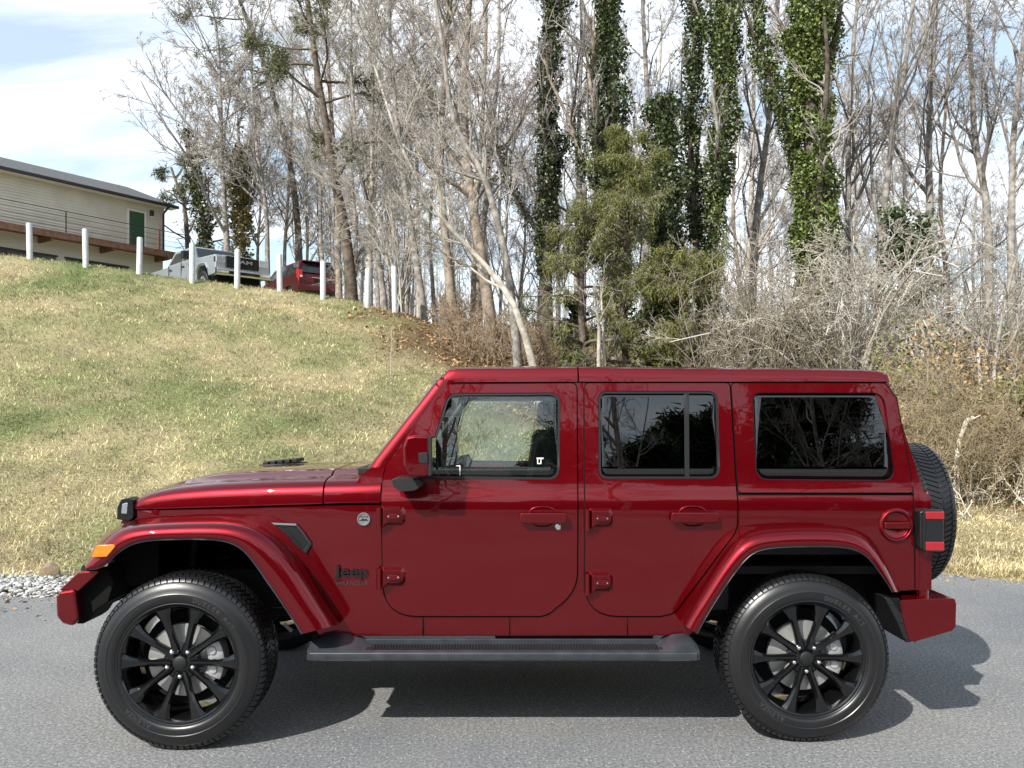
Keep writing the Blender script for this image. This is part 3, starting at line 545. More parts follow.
# evergreen shrubs low among the trunks
def shrub(seed, px_, Y_, top, width, label, colr, n=5000, size=.11, nm='evergreen_shrub'):
    rg = np.random.default_rng(seed); b = pbase(px_, Y_); h = CH+(HY-top)*Y_/FP-b.z; root = empty(nm, b, 0, label, 'shrub')
    P0 = np.array([[[0,0,-.1],[.05,0,h*.35],[0,.05,h*.7],[.03,0,h*.95]]]); R0 = np.array([[.05,.04,.03,.015]]); g_ = [(P0,R0,5)]; cp, cr = P0, R0
    for q in (16,7): cp, cr = sprout(rg,cp,cr,q,.1,1,.9,width/h*.8,4,.08,.2,rmin=.005); g_.append((cp,cr,3))
    tubes_np('stems', g_, T_dark, root)
    k = rg.integers(0, cp.shape[0], n); tt = rg.uniform(.1,1,(1,n)); pos = cp[k, (tt[0]*3).astype(int)]+rg.normal(size=(n,3))*.12*(width/1.5)
    leafcards('foliage', pos, rg.uniform(size*.6,size*1.3,n), np.array(colr)*rg.uniform(.5,1.4,(n,1)), M_ivy, root, local=True)
    return root
shrub(51, 905, 21, 222, 2.0, 'dark green leafy evergreen right of the stoutest ivy trunk', (.07,.10,.04), 6500)
shrub(52, 572, 19, 300, .7, 'dark ivy covered stump near the cedar on its left', (.045,.07,.03), 3500)
shrub(53, 662, 18.2, 300, 1.3, 'dark green leafy mass low beneath the tall cedar', (.06,.09,.03), 4500)
shrub(54, 780, 17.5, 330, 1.4, 'low dark green leafy bush above the quarter window', (.075,.11,.035), 4500)
shrub(55, 1012, 12.5, 405, 1.5, 'green leafed bush in the thicket at the right edge', (.17,.19,.055), 2600, .06)
T_white = pmat('silvery_twigs', (.46,.42,.36), .85, spec=.15)
# big pale tangled shrubs
def tangle(seed, px_, Y_, h, label, mat=T_pale, n=26, spread=1.0, nm='tangled_shrub', r=.028, lv=(8,7,5)):
    rg = np.random.default_rng(seed); b = pbase(px_, Y_); root = empty(nm, b, 0, label, 'shrub')
    az = rg.uniform(0,6.283,n); sp = rg.uniform(.2,1,n)*spread; tt = np.linspace(0,1,7)
    hh = h*rg.uniform(.55,1,n); arch = np.sin(tt*math.pi*.62)
    P = np.stack([np.cos(az)[:,None]*sp[:,None]*h*.8*tt**1.4, np.sin(az)[:,None]*sp[:,None]*h*.6*tt**1.4, hh[:,None]*arch[None]-.1],2)+rg.normal(size=(n,7,3))*.04; P[:,0] = [0,0,-.1]; P[:,0,:2] += rg.normal(size=(n,2))*.15
    Rr = rg.uniform(.5,1.2,n)[:,None]*r*(1-.65*tt)[None]; cp, cr = P, Rr; g_ = []
    tubes_np('stems', [(P,Rr,6)], mat, root)
    for q in lv: cp, cr = sprout(rg,cp,cr,q,.2,1,.8,.42,5,-.02,.22,rmin=.0055); g_.append((cp,cr,3))
    tubes_np('branches', g_, mat, root); return root
tangle(61, 850, 15.5, 3.9, 'large pale tangled bare shrub above the quarter window', mat=T_white, n=30, spread=1.1)
tangle(62, 925, 14.5, 2.6, 'smaller pale tangled bare shrub above the rear corner of the roof', mat=T_white, n=14, spread=.9, lv=(7,6,4))
tangle(63, 400, 25.5, 4.6, 'pale feathery bare shrub beside the rightmost white guard post', n=22, spread=.8, r=.03)
tangle(64, 350, 27.5, 3.2, 'brown bare shrub right of the red van', mat=T_grey, n=16, spread=.8)
# pale snag and poles at the right
b = pbase(958, 11); tree(71, [(0,0,0),(-.02,.02,.5),(.03,0,.9),(.1,-.02,1.12),(.2,0,1.15)], .035, 'bleached broken snag with a hooked top behind the spare wheel', b, name='dead_snag', bark_=pmat('bleached_wood',(.70,.64,.54),.85,bump=(20,.5,.02)), levels=((3,.4,.9,.9,.18,3,.0,.2),), cat='snag', taper=.7)
for sd, px_, top, lb in ((72,985,290,'pale thin pole of a sapling left of the forked one'),(73,1003,262,'pale thin sapling that forks near the right edge'),(74,1021,330,'pale thin sapling at the very right edge')):
    T(sd, px_, 13.5, [(px_-2,380),(px_+1,(380+top)/2),(px_+4,top)], .035, lb, name='sapling', bark_=B_pale, twig=T_pale, levels=((9,.3,1,.7,.3,5,.1,.2),(5,.2,1,.7,.5,3,.03,.2)), taper=.6)
# one tall dry stalk on the bank
b = pbase(391, 17); tree(75, [(0,0,0),(0,0,.5),(.02,0,1.0)], .012, 'single tall dry stalk standing on the grassy bank', b, name='dry_stalk', bark_=T_pale, levels=((4,.5,1,.3,.2,3,.1,.1),), cat='stalk')
# the wood across the road, seen only in the reflections
opp = 'trees across the road, seen reflected in the windows'
for k, (x, y, s_, rz_) in enumerate([(-13,-17,1,.3),(-6.5,-19,1.1,1.9),(-2.2,-15,.95,3.1),(3.4,-17,1.05,4.4),(9,-15,1,5.2),(15,-20,1.1,.9)]):
    o = copy_tree(protos[k % 4]); o.location = (x, y, -.1); o.rotation_euler = (0,0,rz_); o.scale = (s_,)*3
    o['label'] = 'bare tree across the road reflected in the dark side windows'; o['group'] = opp
ev = None
for k, (x, y, s_) in enumerate([(-20,-24,1.0),(-11,-26,.95),(-4.5,-27,.85),(-1,-29,.9),(2.5,-26,1.0),(5.5,-24,1.1),(8,-27,1.2),(11.5,-24,1.25),(15,-27,1.1),(20,-26,1.1),(26,-27,1)]):
    if ev is None:
        ev = tree(300, [(0,0,0),(0,.1,3),(.1,0,6),(0,0,9.5)], .2, 'dark evergreen across the road reflected in the dark side windows', Vector((x,y,-.1)), name='evergreen_tree', bark_=B_dark, twig=T_dark, levels=((80,.03,1,1.35,.34,6,.0,.08),(9,.2,1,.6,.4,4,.0,.15),(5,.2,1,.6,.5,3,.0,.2)), needles=(18,.22,.42,(.05,.075,.03),.5,2), group='evergreens '+opp); o = ev
    else: o = copy_tree(ev); o.location = (x, y, -.1)
    o.rotation_euler = (0,0,k*1.1); o.scale = (s_*1.1,)*2+(s_*.88*(1+.12*math.sin(k*2.1)),)
hedge = brush('undergrowth_across_road', 500, (0,0), (-30,-19), 3.2, T_dark, 'dark brush across the road seen only in reflections', 205, m=(6,4), r=.02, rmin=.014) if False else None
bm = bmesh.new(); rr = random.Random(4)
prev = None
for i_ in range(121):
    x = -75+i_*1.25; hh_ = 9.4+.9*math.sin(i_*.37)+.8*math.sin(i_*.91+1)+rr.uniform(-1.0,1.0)
    c_ = [bm.verts.new((x, -31+math.sin(i_*.5), -.6)), bm.verts.new((x+rr.uniform(-.3,.3), -32.5, hh_*.6)), bm.verts.new((x+rr.uniform(-.3,.3), -34.5, hh_)), bm.verts.new((x, -40, hh_+.6))]
    if prev:
        for k in range(3): bm.faces.new((prev[k], prev[k+1], c_[k+1], c_[k]))
    prev = c_
tag(bmobj('hill_across_road', bm, pmat('dark_wooded_bank',(.045,.045,.025),.95,bump=(2,.8,.3)), smooth=60), kind='structure')
# ---------------------------------------------------------------- the red off-roader
YC = 4.94
def wside(x, z):
    w = float(np.interp(z, [.4,.55,.8,1.0,1.12,1.17,1.20,1.235,1.27,1.5,1.8,1.9], [.780,.790,.800,.803,.803,.801,.795,.784,.777,.745,.703,.69]))
    if x < -.72: w -= .125*min(1, (-.72-x)/1.28)**1.15
    return w
def PW(px, py, off=0):
    """point on the near side skin seen at photo position px, py"""
    Y = 4.15
    for _ in range(6):
        x = (px-512)*Y/FP; z = CH+(HY-py)*Y/FP; Y = YC-(wside(x, z)+off)
    return x, z
def PY(px, py, Y): return (px-512)*Y/FP, CH+(HY-py)*Y/FP
def rnd(pts, seg=6):
    """fillet polygon corners; points (x, y, r)"""
    out = []; n = len(pts)
    for i in range(n):
        p = Vector(pts[i][:2]); r = pts[i][2] if len(pts[i]) > 2 else 0
        if r <= 0: out.append(tuple(p)); continue
        a = Vector(pts[i-1][:2])-p; b = Vector(pts[(i+1) % n][:2])-p; la, lb = a.length, b.length; a.normalize(); b.normalize()
        ang = a.angle(b); d = min(r/math.tan(ang/2), la*.48, lb*.48); p0 = p+a*d; p1 = p+b*d
        for k in range(seg+1):
            t = k/seg; q = p0*(1-t)**2+p*2*t*(1-t)+p1*t*t; out.append((q.x, q.y))
    return out
def grow(poly, d):
    n = len(poly); out = []; ar = sum(poly[i][0]*poly[(i+1)%n][1]-poly[(i+1)%n][0]*poly[i][1] for i in range(n)); s = 1 if ar > 0 else -1
    for i in range(n):
        a = Vector(poly[i-1]); p = Vector(poly[i]); b = Vector(poly[(i+1)%n]); e1 = (p-a).normalized(); e2 = (b-p).normalized()
        if e1.length < .5 or e2.length < .5: out.append(tuple(p)); continue
        n1 = Vector((e1.y,-e1.x)); n2 = Vector((e2.y,-e2.x)); m = n1+n2
        if m.length < .3: m = n1
        m.normalize(); c = max(m.dot(n1), .5); q = p+m*(s*d/c); out.append((q.x, q.y))
    return out
def panel(name, outl, holes, mat, parent, side=1, off=0., th=.028, bevel=.005, world_poly=False, cuts=True, wf=None):
    wf = wf or wside; bm = bmesh.new()
    loops = [outl]+list(holes); es = []
    for lp in loops:
        pts = lp if world_poly else [PW(px, py, off) for px, py in lp]
        vs = [bm.verts.new((x, 0, z)) for x, z in pts]
        es += [bm.edges.new((vs[i], vs[(i+1) % len(vs)])) for i in range(len(vs))]
    bmesh.ops.triangle_fill(bm, edges=es, use_beauty=True, use_dissolve=False)
    if cuts:
        zs = [v.co.z for v in bm.verts]; xs_ = [v.co.x for v in bm.verts]
        for z in [.55,.65,.75,.85,.95,1.03,1.09,1.12,1.145,1.17,1.185,1.20,1.217,1.235,1.25,1.27,1.35,1.43,1.5,1.6,1.7,1.8]:
            if min(zs) < z < max(zs): bmesh.ops.bisect_plane(bm, geom=bm.verts[:]+bm.edges[:]+bm.faces[:], plane_co=(0,0,z), plane_no=(0,0,1), dist=1e-5)
        if min(xs_) < -.75:
            for x in np.arange(-2.0,-.7,.1):
                bmesh.ops.bisect_plane(bm, geom=bm.verts[:]+bm.edges[:]+bm.faces[:], plane_co=(float(x),0,0), plane_no=(1,0,0), dist=1e-5)
    for v in bm.verts: v.co.y = YC-side*(wf(v.co.x, v.co.z)+off)
    for f in bm.faces:
        f.normal_update()
        if f.normal.y*side > 0: f.normal_flip()
    return bmobj(name, bm, mat, parent, smooth=180, bevel=bevel, solid=th)
suv = empty('off_road_vehicle', (-.0965, YC, 0), 0, 'dark red four door off-roader with black wheels parked broadside on the asphalt', 'car')
SD = (1, -1)
def yb(y, s): return y if s == 1 else 2*YC-y     # mirror a depth for the far side
# outlines in photo pixels
fdoor = rnd([(381.5,493,6),(383,478,0),(386.5,465.5,3),(443.5,384.5,8),(576.5,383.4,6),(577,590,40),(546,616,24),(384,616,34)])
fwin = rnd([(423.5,478.5,10),(424,470,0),(448,393,14),(560.5,392.5,11),(559.5,480,12)])
rdoor = rnd([(584.5,383.4,6),(729.5,383.2,5),(737,500,0),(737,530,26),(674,613,16),(660,616,0),(585,616,34)])
rwin = rnd([(598,391,9),(718,391,11),(720,479,11),(598.5,479,10)])
qtop = rnd([(731.5,383.4,4),(885,383.6,6),(896,398,0),(913.5,492.5,4),(738.5,492.5,4)])
qwin = rnd([(752,392.5,9),(884,392.5,15),(896,481,12),(756,480,14)])
shell = [(121,522),(128,512),(137,510.5),(324,505.5),(381,505),(382,480),(387,465),(443,383),(889,383),(925,494),(930,494.5),(931.5,589),(899,591),(887,566),(868,545),(850,536),(751,541),(735,552),(690,635.5),(320,635.5),(292,600),(266,560),(240,536),(150,529),(121,536)]
for s in SD:
    nm = None if s == 1 else 'far side '
    panel('body_side', shell, [grow(fwin,.6), grow(rwin,.6), grow(qwin,.6)], M_paint, suv, s, -.006, .03, .004)
    for outl, hole, nme in ((fdoor, fwin, 'front_door'), (rdoor, rwin, 'rear_door'), (qtop, qwin, 'hard_top_side')):
        d = panel(nme, outl, [hole], M_paint, suv, s, .006, .010, .0045)
        panel('door_seal' if 'door' in nme else 'gasket', grow(outl,1.15), [grow(hole,.1)], M_seal, d, s, -.0035, .002, 0)
        fr = panel('window_frame', grow(hole,-.2), [grow(hole,-2.5 if nme != 'hard_top_side' else -1.0)], M_trim, d, s, .002 if nme != 'hard_top_side' else -.004, .012, .003)
        panel('window_glass', grow(hole,-.6), [], M_clearglass if nme == 'front_door' else M_darkglass, d, s, -.006, .0035, 0, cuts=True)
        if nme == 'rear_door':
            panel('window_divider', [(684.5,391.5),(689,391.5),(689.5,478.5),(685,478.5)], [], M_trim, d, s, .001, .012, .002)
    # belt line strip on the quarter, rocker seams
    for px_ in (422.5, 509, 627):
        panel('sill_seam', [(px_,618),(px_+1,618),(px_+1,635),(px_,635)], [], M_seal, suv, s, -.004, .002, 0)
    panel('quarter_seam', [(737.5,492.8),(914,492.8),(914,495.2),(737.5,495.2)], [], M_seal, suv, s, -.0035, .002, 0)
    panel('quarter_seam', [(912.5,495),(913.5,495),(915.5,589),(914.5,589)], [], M_seal, suv, s, -.0035, .002, 0)
    # lower quarter skin
    panel('rear_quarter', rnd([(739,496,3),(912,496,3),(914.5,589,0),(900,590,0),(887,566,0),(868,545,0),(850,536,0),(751,540,0),(742,545,0),(739.5,530,0)]), [], M_paint, suv, s, .004, .008, .004)
    # hinges
    for hx, hy in ((377,506),(377,566.5),(584,508),(584,572)):
        bm = bmesh.new()
        def hp(px_, py_, o): x, z = PW(px_, py_); return (x, YC-s*(wside(x,z)+o), z)
        A = [hp(hx+5,hy+0,.004),hp(hx+26,hy+0,.004),hp(hx+29,hy+4,.004),hp(hx+29,hy+15,.004),hp(hx+25,hy+19,.004),hp(hx+11,hy+19,.004),hp(hx+5,hy+22,.004)]
        Bq = [hp(hx+7.5,hy+2,.046),hp(hx+24,hy+3,.026),hp(hx+26,hy+6,.022),hp(hx+26,hy+13,.022),hp(hx+23,hy+15.5,.026),hp(hx+12,hy+15.5,.030),hp(hx+7.5,hy+19,.046)]
        va = [bm.verts.new(p) for p in A]; vb = [bm.verts.new(p) for p in Bq]
        for k in range(7): bm.faces.new((va[k], va[(k+1)%7], vb[(k+1)%7], vb[k]))
        bm.faces.new(vb)
        hg = bmobj('door_hinge', bm, M_paint, suv, bevel=.004)
        bm = bmesh.new(); x, z0 = PW(hx+3.0, hy+22); _, z1 = PW(hx+3.0, hy+1); Yh = YC-s*(wside(x,z0)+.026); tube(bm, [(x,Yh,z0),(x,Yh,z1)], .014, 12); bmobj('hinge_pin', bm, M_paint, hg, smooth=40)
        bm = bmesh.new(); x0, z0 = PW(hx+12.5, hy+12.2); x1, z1 = PW(hx+22.5, hy+6.8); Yh = YC-s*(wside(x0,z0)+.036); box(bm, x0, x1, Yh-.005, Yh+.010, z0, z1); bmobj('hinge_plate', bm, M_paint, hg, bevel=.003)
        for bx_, by_ in ((12.5,9.5),(22.5,9.5)):
            bm = bmesh.new(); x, z = PW(hx+bx_, hy+by_); lathe(bm, [(.0,-.003*1),(.004,-.003),(.0055,.0)], 8, M=Matrix.Translation((x, Yh-s*.005, z))); bmobj('bolt', bm, M_chrome, hg)
    # handles
    for hx, hy in ((519,510),(669,509.5)):
        cx, cz = PW(hx+23.5, hy+6.5); Yd = YC-s*(wside(cx,cz)+.006)
        bm = bmesh.new(); n = 40
        ring = [(cx+.072*math.copysign(abs(math.cos(a))**.7, math.cos(a)), cz+.052*math.copysign(abs(math.sin(a))**.8, math.sin(a))) for a in [2*math.pi*k/n for k in range(n)]]
        o_ = [bm.verts.new((x, Yd-s*.0006, z)) for x, z in ring]; i1 = [bm.verts.new((cx+(x-cx)*.93, Yd-s*.0035, cz+(z-cz)*.93)) for x, z in ring]; i2 = [bm.verts.new((cx+(x-cx)*.86, Yd-s*.001, cz+(z-cz)*.84)) for x, z in ring]
        for k in range(n):
            for A_, B_ in ((o_, i1), (i1, i2)): bm.faces.new((A_[k], A_[(k+1)%n], B_[(k+1)%n], B_[k]))
        cup = bmobj('handle_cup', bm, M_paint, suv, smooth=60)
        x0, z0 = PW(hx, hy+12.5); x1, z1 = PW(hx+48, hy+2)
        bm = bmesh.new(); prism(bm, rnd([(x0,z0+.012,.012),(x0+.006,z1,.012),(x1-.006,z1,.012),(x1,z0+.012,.012),(x1-.02,z0,.01),(x0+.02,z0,.01)],3), Yd-s*.042, Yd-s*.020)
        hd = bmobj('door_handle', bm, M_paint, suv, bevel=.007, seg=3)
        bm = bmesh.new(); box(bm, x0+.01, x0+.035, Yd-s*.024, Yd+s*.002, z0+.012, z1-.006); box(bm, x1-.035, x1-.01, Yd-s*.024, Yd+s*.002, z0+.012, z1-.006); bmobj('handle_post', bm, M_paint, hd)
    if s == 1:
        x, z = PW(558, 527); bm = bmesh.new(); lathe(bm, [(.0,-.008),(.012,-.008),(.016,-.004),(.017,.0)], 20, M=Matrix.Translation((x, YC-wside(x,z)-.006, z))); bmobj('lock', bm, M_chrome, suv, smooth=30)
    panel('cowl_side', [(362,474),(370,468.5),(375,465.5),(385.8,465.5),(383,474),(380.3,495),(379.8,503.2),(348,503.2),(353,488)], [], M_paint, suv, s, .005, .02, .004)
    for bx_ in (330,374):
        x, z = PW(bx_, 498); bm = bmesh.new(); lathe(bm, [(0,-.005*s),(.006,-.005*s),(.009,-.001*s),(.014,0),(.0145,.003*s)], 16, M=Matrix.Translation((x, YC-s*(wside(x,z)+.006), z))); bmobj('cowl_bolt', bm, M_smoke, suv, smooth=30)
# roof panels, lofted across the car
def loft(bm, secs):
    rows = [[bm.verts.new(p) for p in sec] for sec in secs]
    for a, b in zip(rows, rows[1:]):
        for k in range(len(a)-1): bm.faces.new((a[k], a[k+1], b[k+1], b[k]))
    return rows
def roof_sec(x, zb, zt, crown):
    h = []
    wb = wside(x, zb)+.004
    prof = [(wb, zb), (wb-.002, zb+.012), (wb-.008, zt-.030), (wb-.022, zt-.010), (wb-.055, zt-.001), (wb-.13, zt+.004), (.45, zt+crown*.7), (.2, zt+crown*.95), (0, zt+crown)]
    return [(x, YC-w, z) for w, z in prof]+[(x, YC+w, z) for w, z in prof[-2::-1]]
def roof(name, p0, p1, yl0, yl1, yt0, yt1):
    bm = bmesh.new(); secs = []; xs_ = [0,.012,.04,.1,.25,.5,.75,.94,.985,1] if p1 < 600 else [0,.2,.4,.6,.8,.92,.97,.99,1]
    for t in xs_:
        px_ = p0+(p1-p0)*t; xb, zb = PW(px_, yl0+(yl1-yl0)*t); _, zt = PY(px_, yt0+(yt1-yt0)*t, 4.31)
        if p1 > 600: zt -= float(np.interp(t, [.9,.97,1], [0,.006,.022]))
        if p1 < 600: zt -= float(np.interp(t, [0,.012,.04,.1], [.045,.022,.006,0]))
        secs.append(roof_sec(xb, zb, zt, .022))
    rows = loft(bm, secs)
    bmesh.ops.recalc_face_normals(bm, faces=bm.faces[:])
    if sum(f.normal.z for f in bm.faces) < 0: bmesh.ops.reverse_faces(bm, faces=bm.faces[:])
    return bmobj(name, bm, M_paint, suv, smooth=180, bevel=.005, solid=.03)
roof('roof_panel', 443, 577.6, 382.3, 381.8, 367.8, 366.6); roof('roof_panel', 579.0, 889, 381.8, 381.8, 366.6, 369.4)
bm = bmesh.new(); x0, z0 = PW(444,384.3); x1, z1 = PW(888,384.3)
box(bm, x0, x1, YC-.698, YC-.66, z0-.006, z0+.016); box(bm, x0, x1, YC+.66, YC+.698, z0-.006, z0+.016); box(bm, x0+.02, x0+.10, YC-.66, YC+.66, z0-.01, z0+.03); xm, _ = PW(578.3,384); box(bm, xm-.04, xm+.04, YC-.66, YC+.66, z0-.02, z0+.05)
bmobj('roof_rail', bm, M_seal, suv)
# windscreen frame
tb = PW(375,466); tt_ = PW(444,378)
def wpt(t, w): return Vector((tb[0]+(tt_[0]-tb[0])*t, YC-w, tb[1]+(tt_[1]-tb[1])*t))
ws = empty_ = None
for s in SD:
    bm = bmesh.new(); secs = []
    for t in np.linspace(-.015,.975,12):
        xc, zc = tb[0]+(tt_[0]-tb[0])*t, tb[1]+(tt_[1]-tb[1])*t; w = wside(xc, zc)+.008; dxv = .058
        if t > .93: zc = min(zc, tt_[1]+.03)
        prof = [(.006+dxv,w-.004),(.0+dxv*.4,w),(-.012,w-.003),(-.024,w-.012),(-.034,w-.035),(-.034,w-.09),(.012,w-.095)]
        secs.append([(xc+dx_, YC-s*w_, zc) for dx_, w_ in prof])
    rows = loft(bm, secs)
    for r_ in (rows[0], rows[-1]): bm.faces.new(r_)
    for a_, b_ in zip(rows, rows[1:]): bm.faces.new((a_[-1], a_[0], b_[0], b_[-1]))
    frame = bmobj('windscreen_pillar', bm, M_paint, suv, smooth=50)
nrm = Vector((-(tt_[1]-tb[1]), 0, tt_[0]-tb[0])).normalized()
for t0, t1, wv in ((0,.10,.70),(.90,1.0,.64)):
    bm = bmesh.new(); a, b, c, d = wpt(t0,.72), wpt(t1,.72-.03), wpt(t1,-.69), wpt(t0,-.72)
    vs = [bm.verts.new(p+nrm*.018) for p in (a,b,c,d)]+[bm.verts.new(p-nrm*.03) for p in (a,b,c,d)]
    for f in ((0,1,2,3),(7,6,5,4),(0,4,5,1),(1,5,6,2),(2,6,7,3),(3,7,4,0)): bm.faces.new([vs[i] for i in f])
    bmobj('header_bar', bm, M_paint, suv, bevel=.006)
bm = bmesh.new(); vs = [bm.verts.new(p) for p in (wpt(.08,.70), wpt(.93,.66), wpt(.93,-.66), wpt(.08,-.70))]; bm.faces.new(vs); bmobj('windscreen_glass', bm, M_windshield, suv)
# hood
xh0, zs0 = PW(138.5,509.3); xh1, zs1 = PW(322.8,503.8)
def hood_sec(t, drop=0, inset=0):
    x = xh0+(xh1-xh0)*t; zs_ = zs0+(zs1-zs0)*t
    zt = float(np.interp(t, [-.07,-.04,0,.08,.2,.4,.7,1], [1.135,1.165,1.197,1.223,1.243,1.262,1.277,1.286])); W = wside(max(x,-1.95), 1.1)+.006-inset
    if t < 0: zs_ = min(zs_, zt-.03)
    rise = float(np.interp(t, [0,.1,.22,.35,1],[0,.004,.016,.022,.020]))
    prof = [(W,zs_),(W-.001,zs_+(zt-zs_)*.40),(W-.008,zs_+(zt-zs_)*.60),(W-.024,zs_+(zt-zs_)*.78),(W-.052,zs_+(zt-zs_)*.91),(W-.09,zt-.002),(W-.14,zt+.004),(W-.20,zt+.007),(W-.235,zt+.012+rise*.7),(W-.27,zt+.012+rise),(.2,zt+.018+rise),(0,zt+.02+rise)]
    return [(x, YC-w, z) for w, z in prof]+[(x, YC+w, z) for w, z in prof[-2::-1]]
bm = bmesh.new(); secs = [hood_sec(t, 0, i_) for t, i_ in ((-.075,.05),(-.055,.02),(-.03,.006))]+[hood_sec(t) for t in np.linspace(0,1,18)]
loft(bm, secs); bmesh.ops.recalc_face_normals(bm, faces=bm.faces[:])
if sum(f.normal.z for f in bm.faces) < 0: bmesh.ops.reverse_faces(bm, faces=bm.faces[:])
hood = bmobj('hood', bm, M_paint, suv, smooth=180, bevel=.004, solid=.02)
# cowl between hood and windscreen
xa = PW(325,504)[0]; xb = PW(378,470)[0]
bm = bmesh.new(); tx = lambda x: (x-xh0)/(xh1-xh0)
loft(bm, [[(p_[0], p_[1], p_[2]+dz_*max(0,(p_[2]-1.2))/.1) for p_ in hood_sec(tx(x_))] for x_, dz_ in ((xh1+.007,0),(xh1+.07,.002),(xh1+.14,.004),(xb-.03,.008),(xb+.02,.012))]); bmesh.ops.recalc_face_normals(bm, faces=bm.faces[:])
if sum(f.normal.z for f in bm.faces) < 0: bmesh.ops.reverse_faces(bm, faces=bm.faces[:])
bmobj('cowl', bm, M_paint, suv, smooth=180, bevel=.003, solid=.02)
bm = bmesh.new(); box(bm, xa+.13, xb+.0, YC-.60, YC+.60, 1.298, 1.335); bmobj('cowl_grille', bm, M_black, suv, bevel=.006)
# wipers
for yy in (4.86, 5.45):
    bm = bmesh.new(); p0 = Vector((xb-.09, yy, 1.325)); p1 = wpt(.16, 0)+nrm*.035; p1.y = yy-.30
    tube(bm, [p0, p0+Vector((.0,-.02,.03)), p1], [.014,.012,.007], 6); w_ = bmobj('wiper', bm, M_black, suv, smooth=40)
    bm = bmesh.new(); q0 = wpt(.075,0)+nrm*.024; q0.y = yy-.10; q1 = wpt(.26,0)+nrm*.024; q1.y = yy-.52; tube(bm, [q0, (q0+q1)/2+nrm*.008, q1], [.008,.012,.007], 6); bmobj('blade', bm, M_seal, w_, smooth=40)
# black vent inserts on the hood
for s in (-1,):
    for dx_ in (.0,):
        bm = bmesh.new(); xv0 = at(262,466,5.2).x; xv1 = at(303,466,5.2).x; y0 = 5.24
        M_ = Matrix.Translation((xv0, y0-.09, 1.298)) @ Matrix.Rotation(R(-2),4,'Y')
        for k in range(5): box(bm, .02+.045*k, .052+.045*k, -.0, .19, .0+.003*k, .022+.003*k, M_)
        box(bm, 0, .25, -.01, .20, -.05, .006, M_); bmobj('hood_vent', bm, M_black, suv, bevel=.004)
# hood latch (black, at the front corner)
for s in SD:
    bm = bmesh.new(); a = [PW(118.5,519), PW(119,507), PW(123,499), PW(129,497.5), PW(134.5,499.5), PW(134.8,518), PW(131,521)]
    prism(bm, rnd([(x,z,.008) for x,z in a],3), YC-s*.70, YC-s*.60); l_ = bmobj('hood_latch', bm, M_gloss, suv, bevel=.006)
    bm = bmesh.new(); a = [PW(123.5,513), PW(124.5,503.5), PW(129.5,502), PW(128.8,513.5)]; prism(bm, a, YC-s*.706, YC-s*.70); bmobj('latch_plate', bm, M_chrome, l_, bevel=.003)
# grille
bm = bmesh.new(); gx = xh0-.045; fp = rnd([(-.64,.80,.03),(-.66,1.0,0),(-.63,1.15,.05),(.63,1.15,.05),(.66,1.0,0),(.64,.80,.03)],4)
M_ = Matrix(((0,1,0,0),(1,0,0,YC),(0,0,1,0),(0,0,0,1)))
a_ = [bm.verts.new((gx-.03-.02*(z-.8), YC+y, z)) for y, z in fp]; b_ = [bm.verts.new((gx+.10, YC+y, z)) for y, z in fp]; n = len(fp)
bm.faces.new(a_); bm.faces.new(b_[::-1]); [bm.faces.new((a_[k], a_[(k+1)%n], b_[(k+1)%n], b_[k])) for k in range(n)]
gr = bmobj('grille', bm, M_paint, suv, bevel=.02, seg=3)
for k in range(7):
    bm = bmesh.new(); yy = YC+(k-3)*.107; prism(bm, rnd([(-.028,.86,.02),(-.03,1.11,.02),(.03,1.11,.02),(.028,.86,.02)],3), -.002, .02); 
    for v in bm.verts: v.co = Vector((gx-.038-.02*(v.co.z-.8)+v.co.y, yy+v.co.x, v.co.z))
    bmobj('grille_slot', bm, M_black, gr)
for s in SD:
    bm = bmesh.new(); lathe(bm, [(0,-.02),(.06,-.018),(.09,-.005),(.098,.012),(.105,.014),(.11,.0),(.11,.03)], 32, M=Matrix.Translation((gx-.045, YC-s*.50, 1.0)) @ Matrix.Rotation(R(-90),4,'Z') ); bmobj('headlight', bm, M_chrome, suv, smooth=40)
M_ventf = pmat('dark_satin_metal', (.09,.093,.10), .3, .7)
M_pit = pmat('recess_shade_black', (.005,.005,.005), .8, spec=.15)  # near-black: shade of the bumper end recess is put into this colour
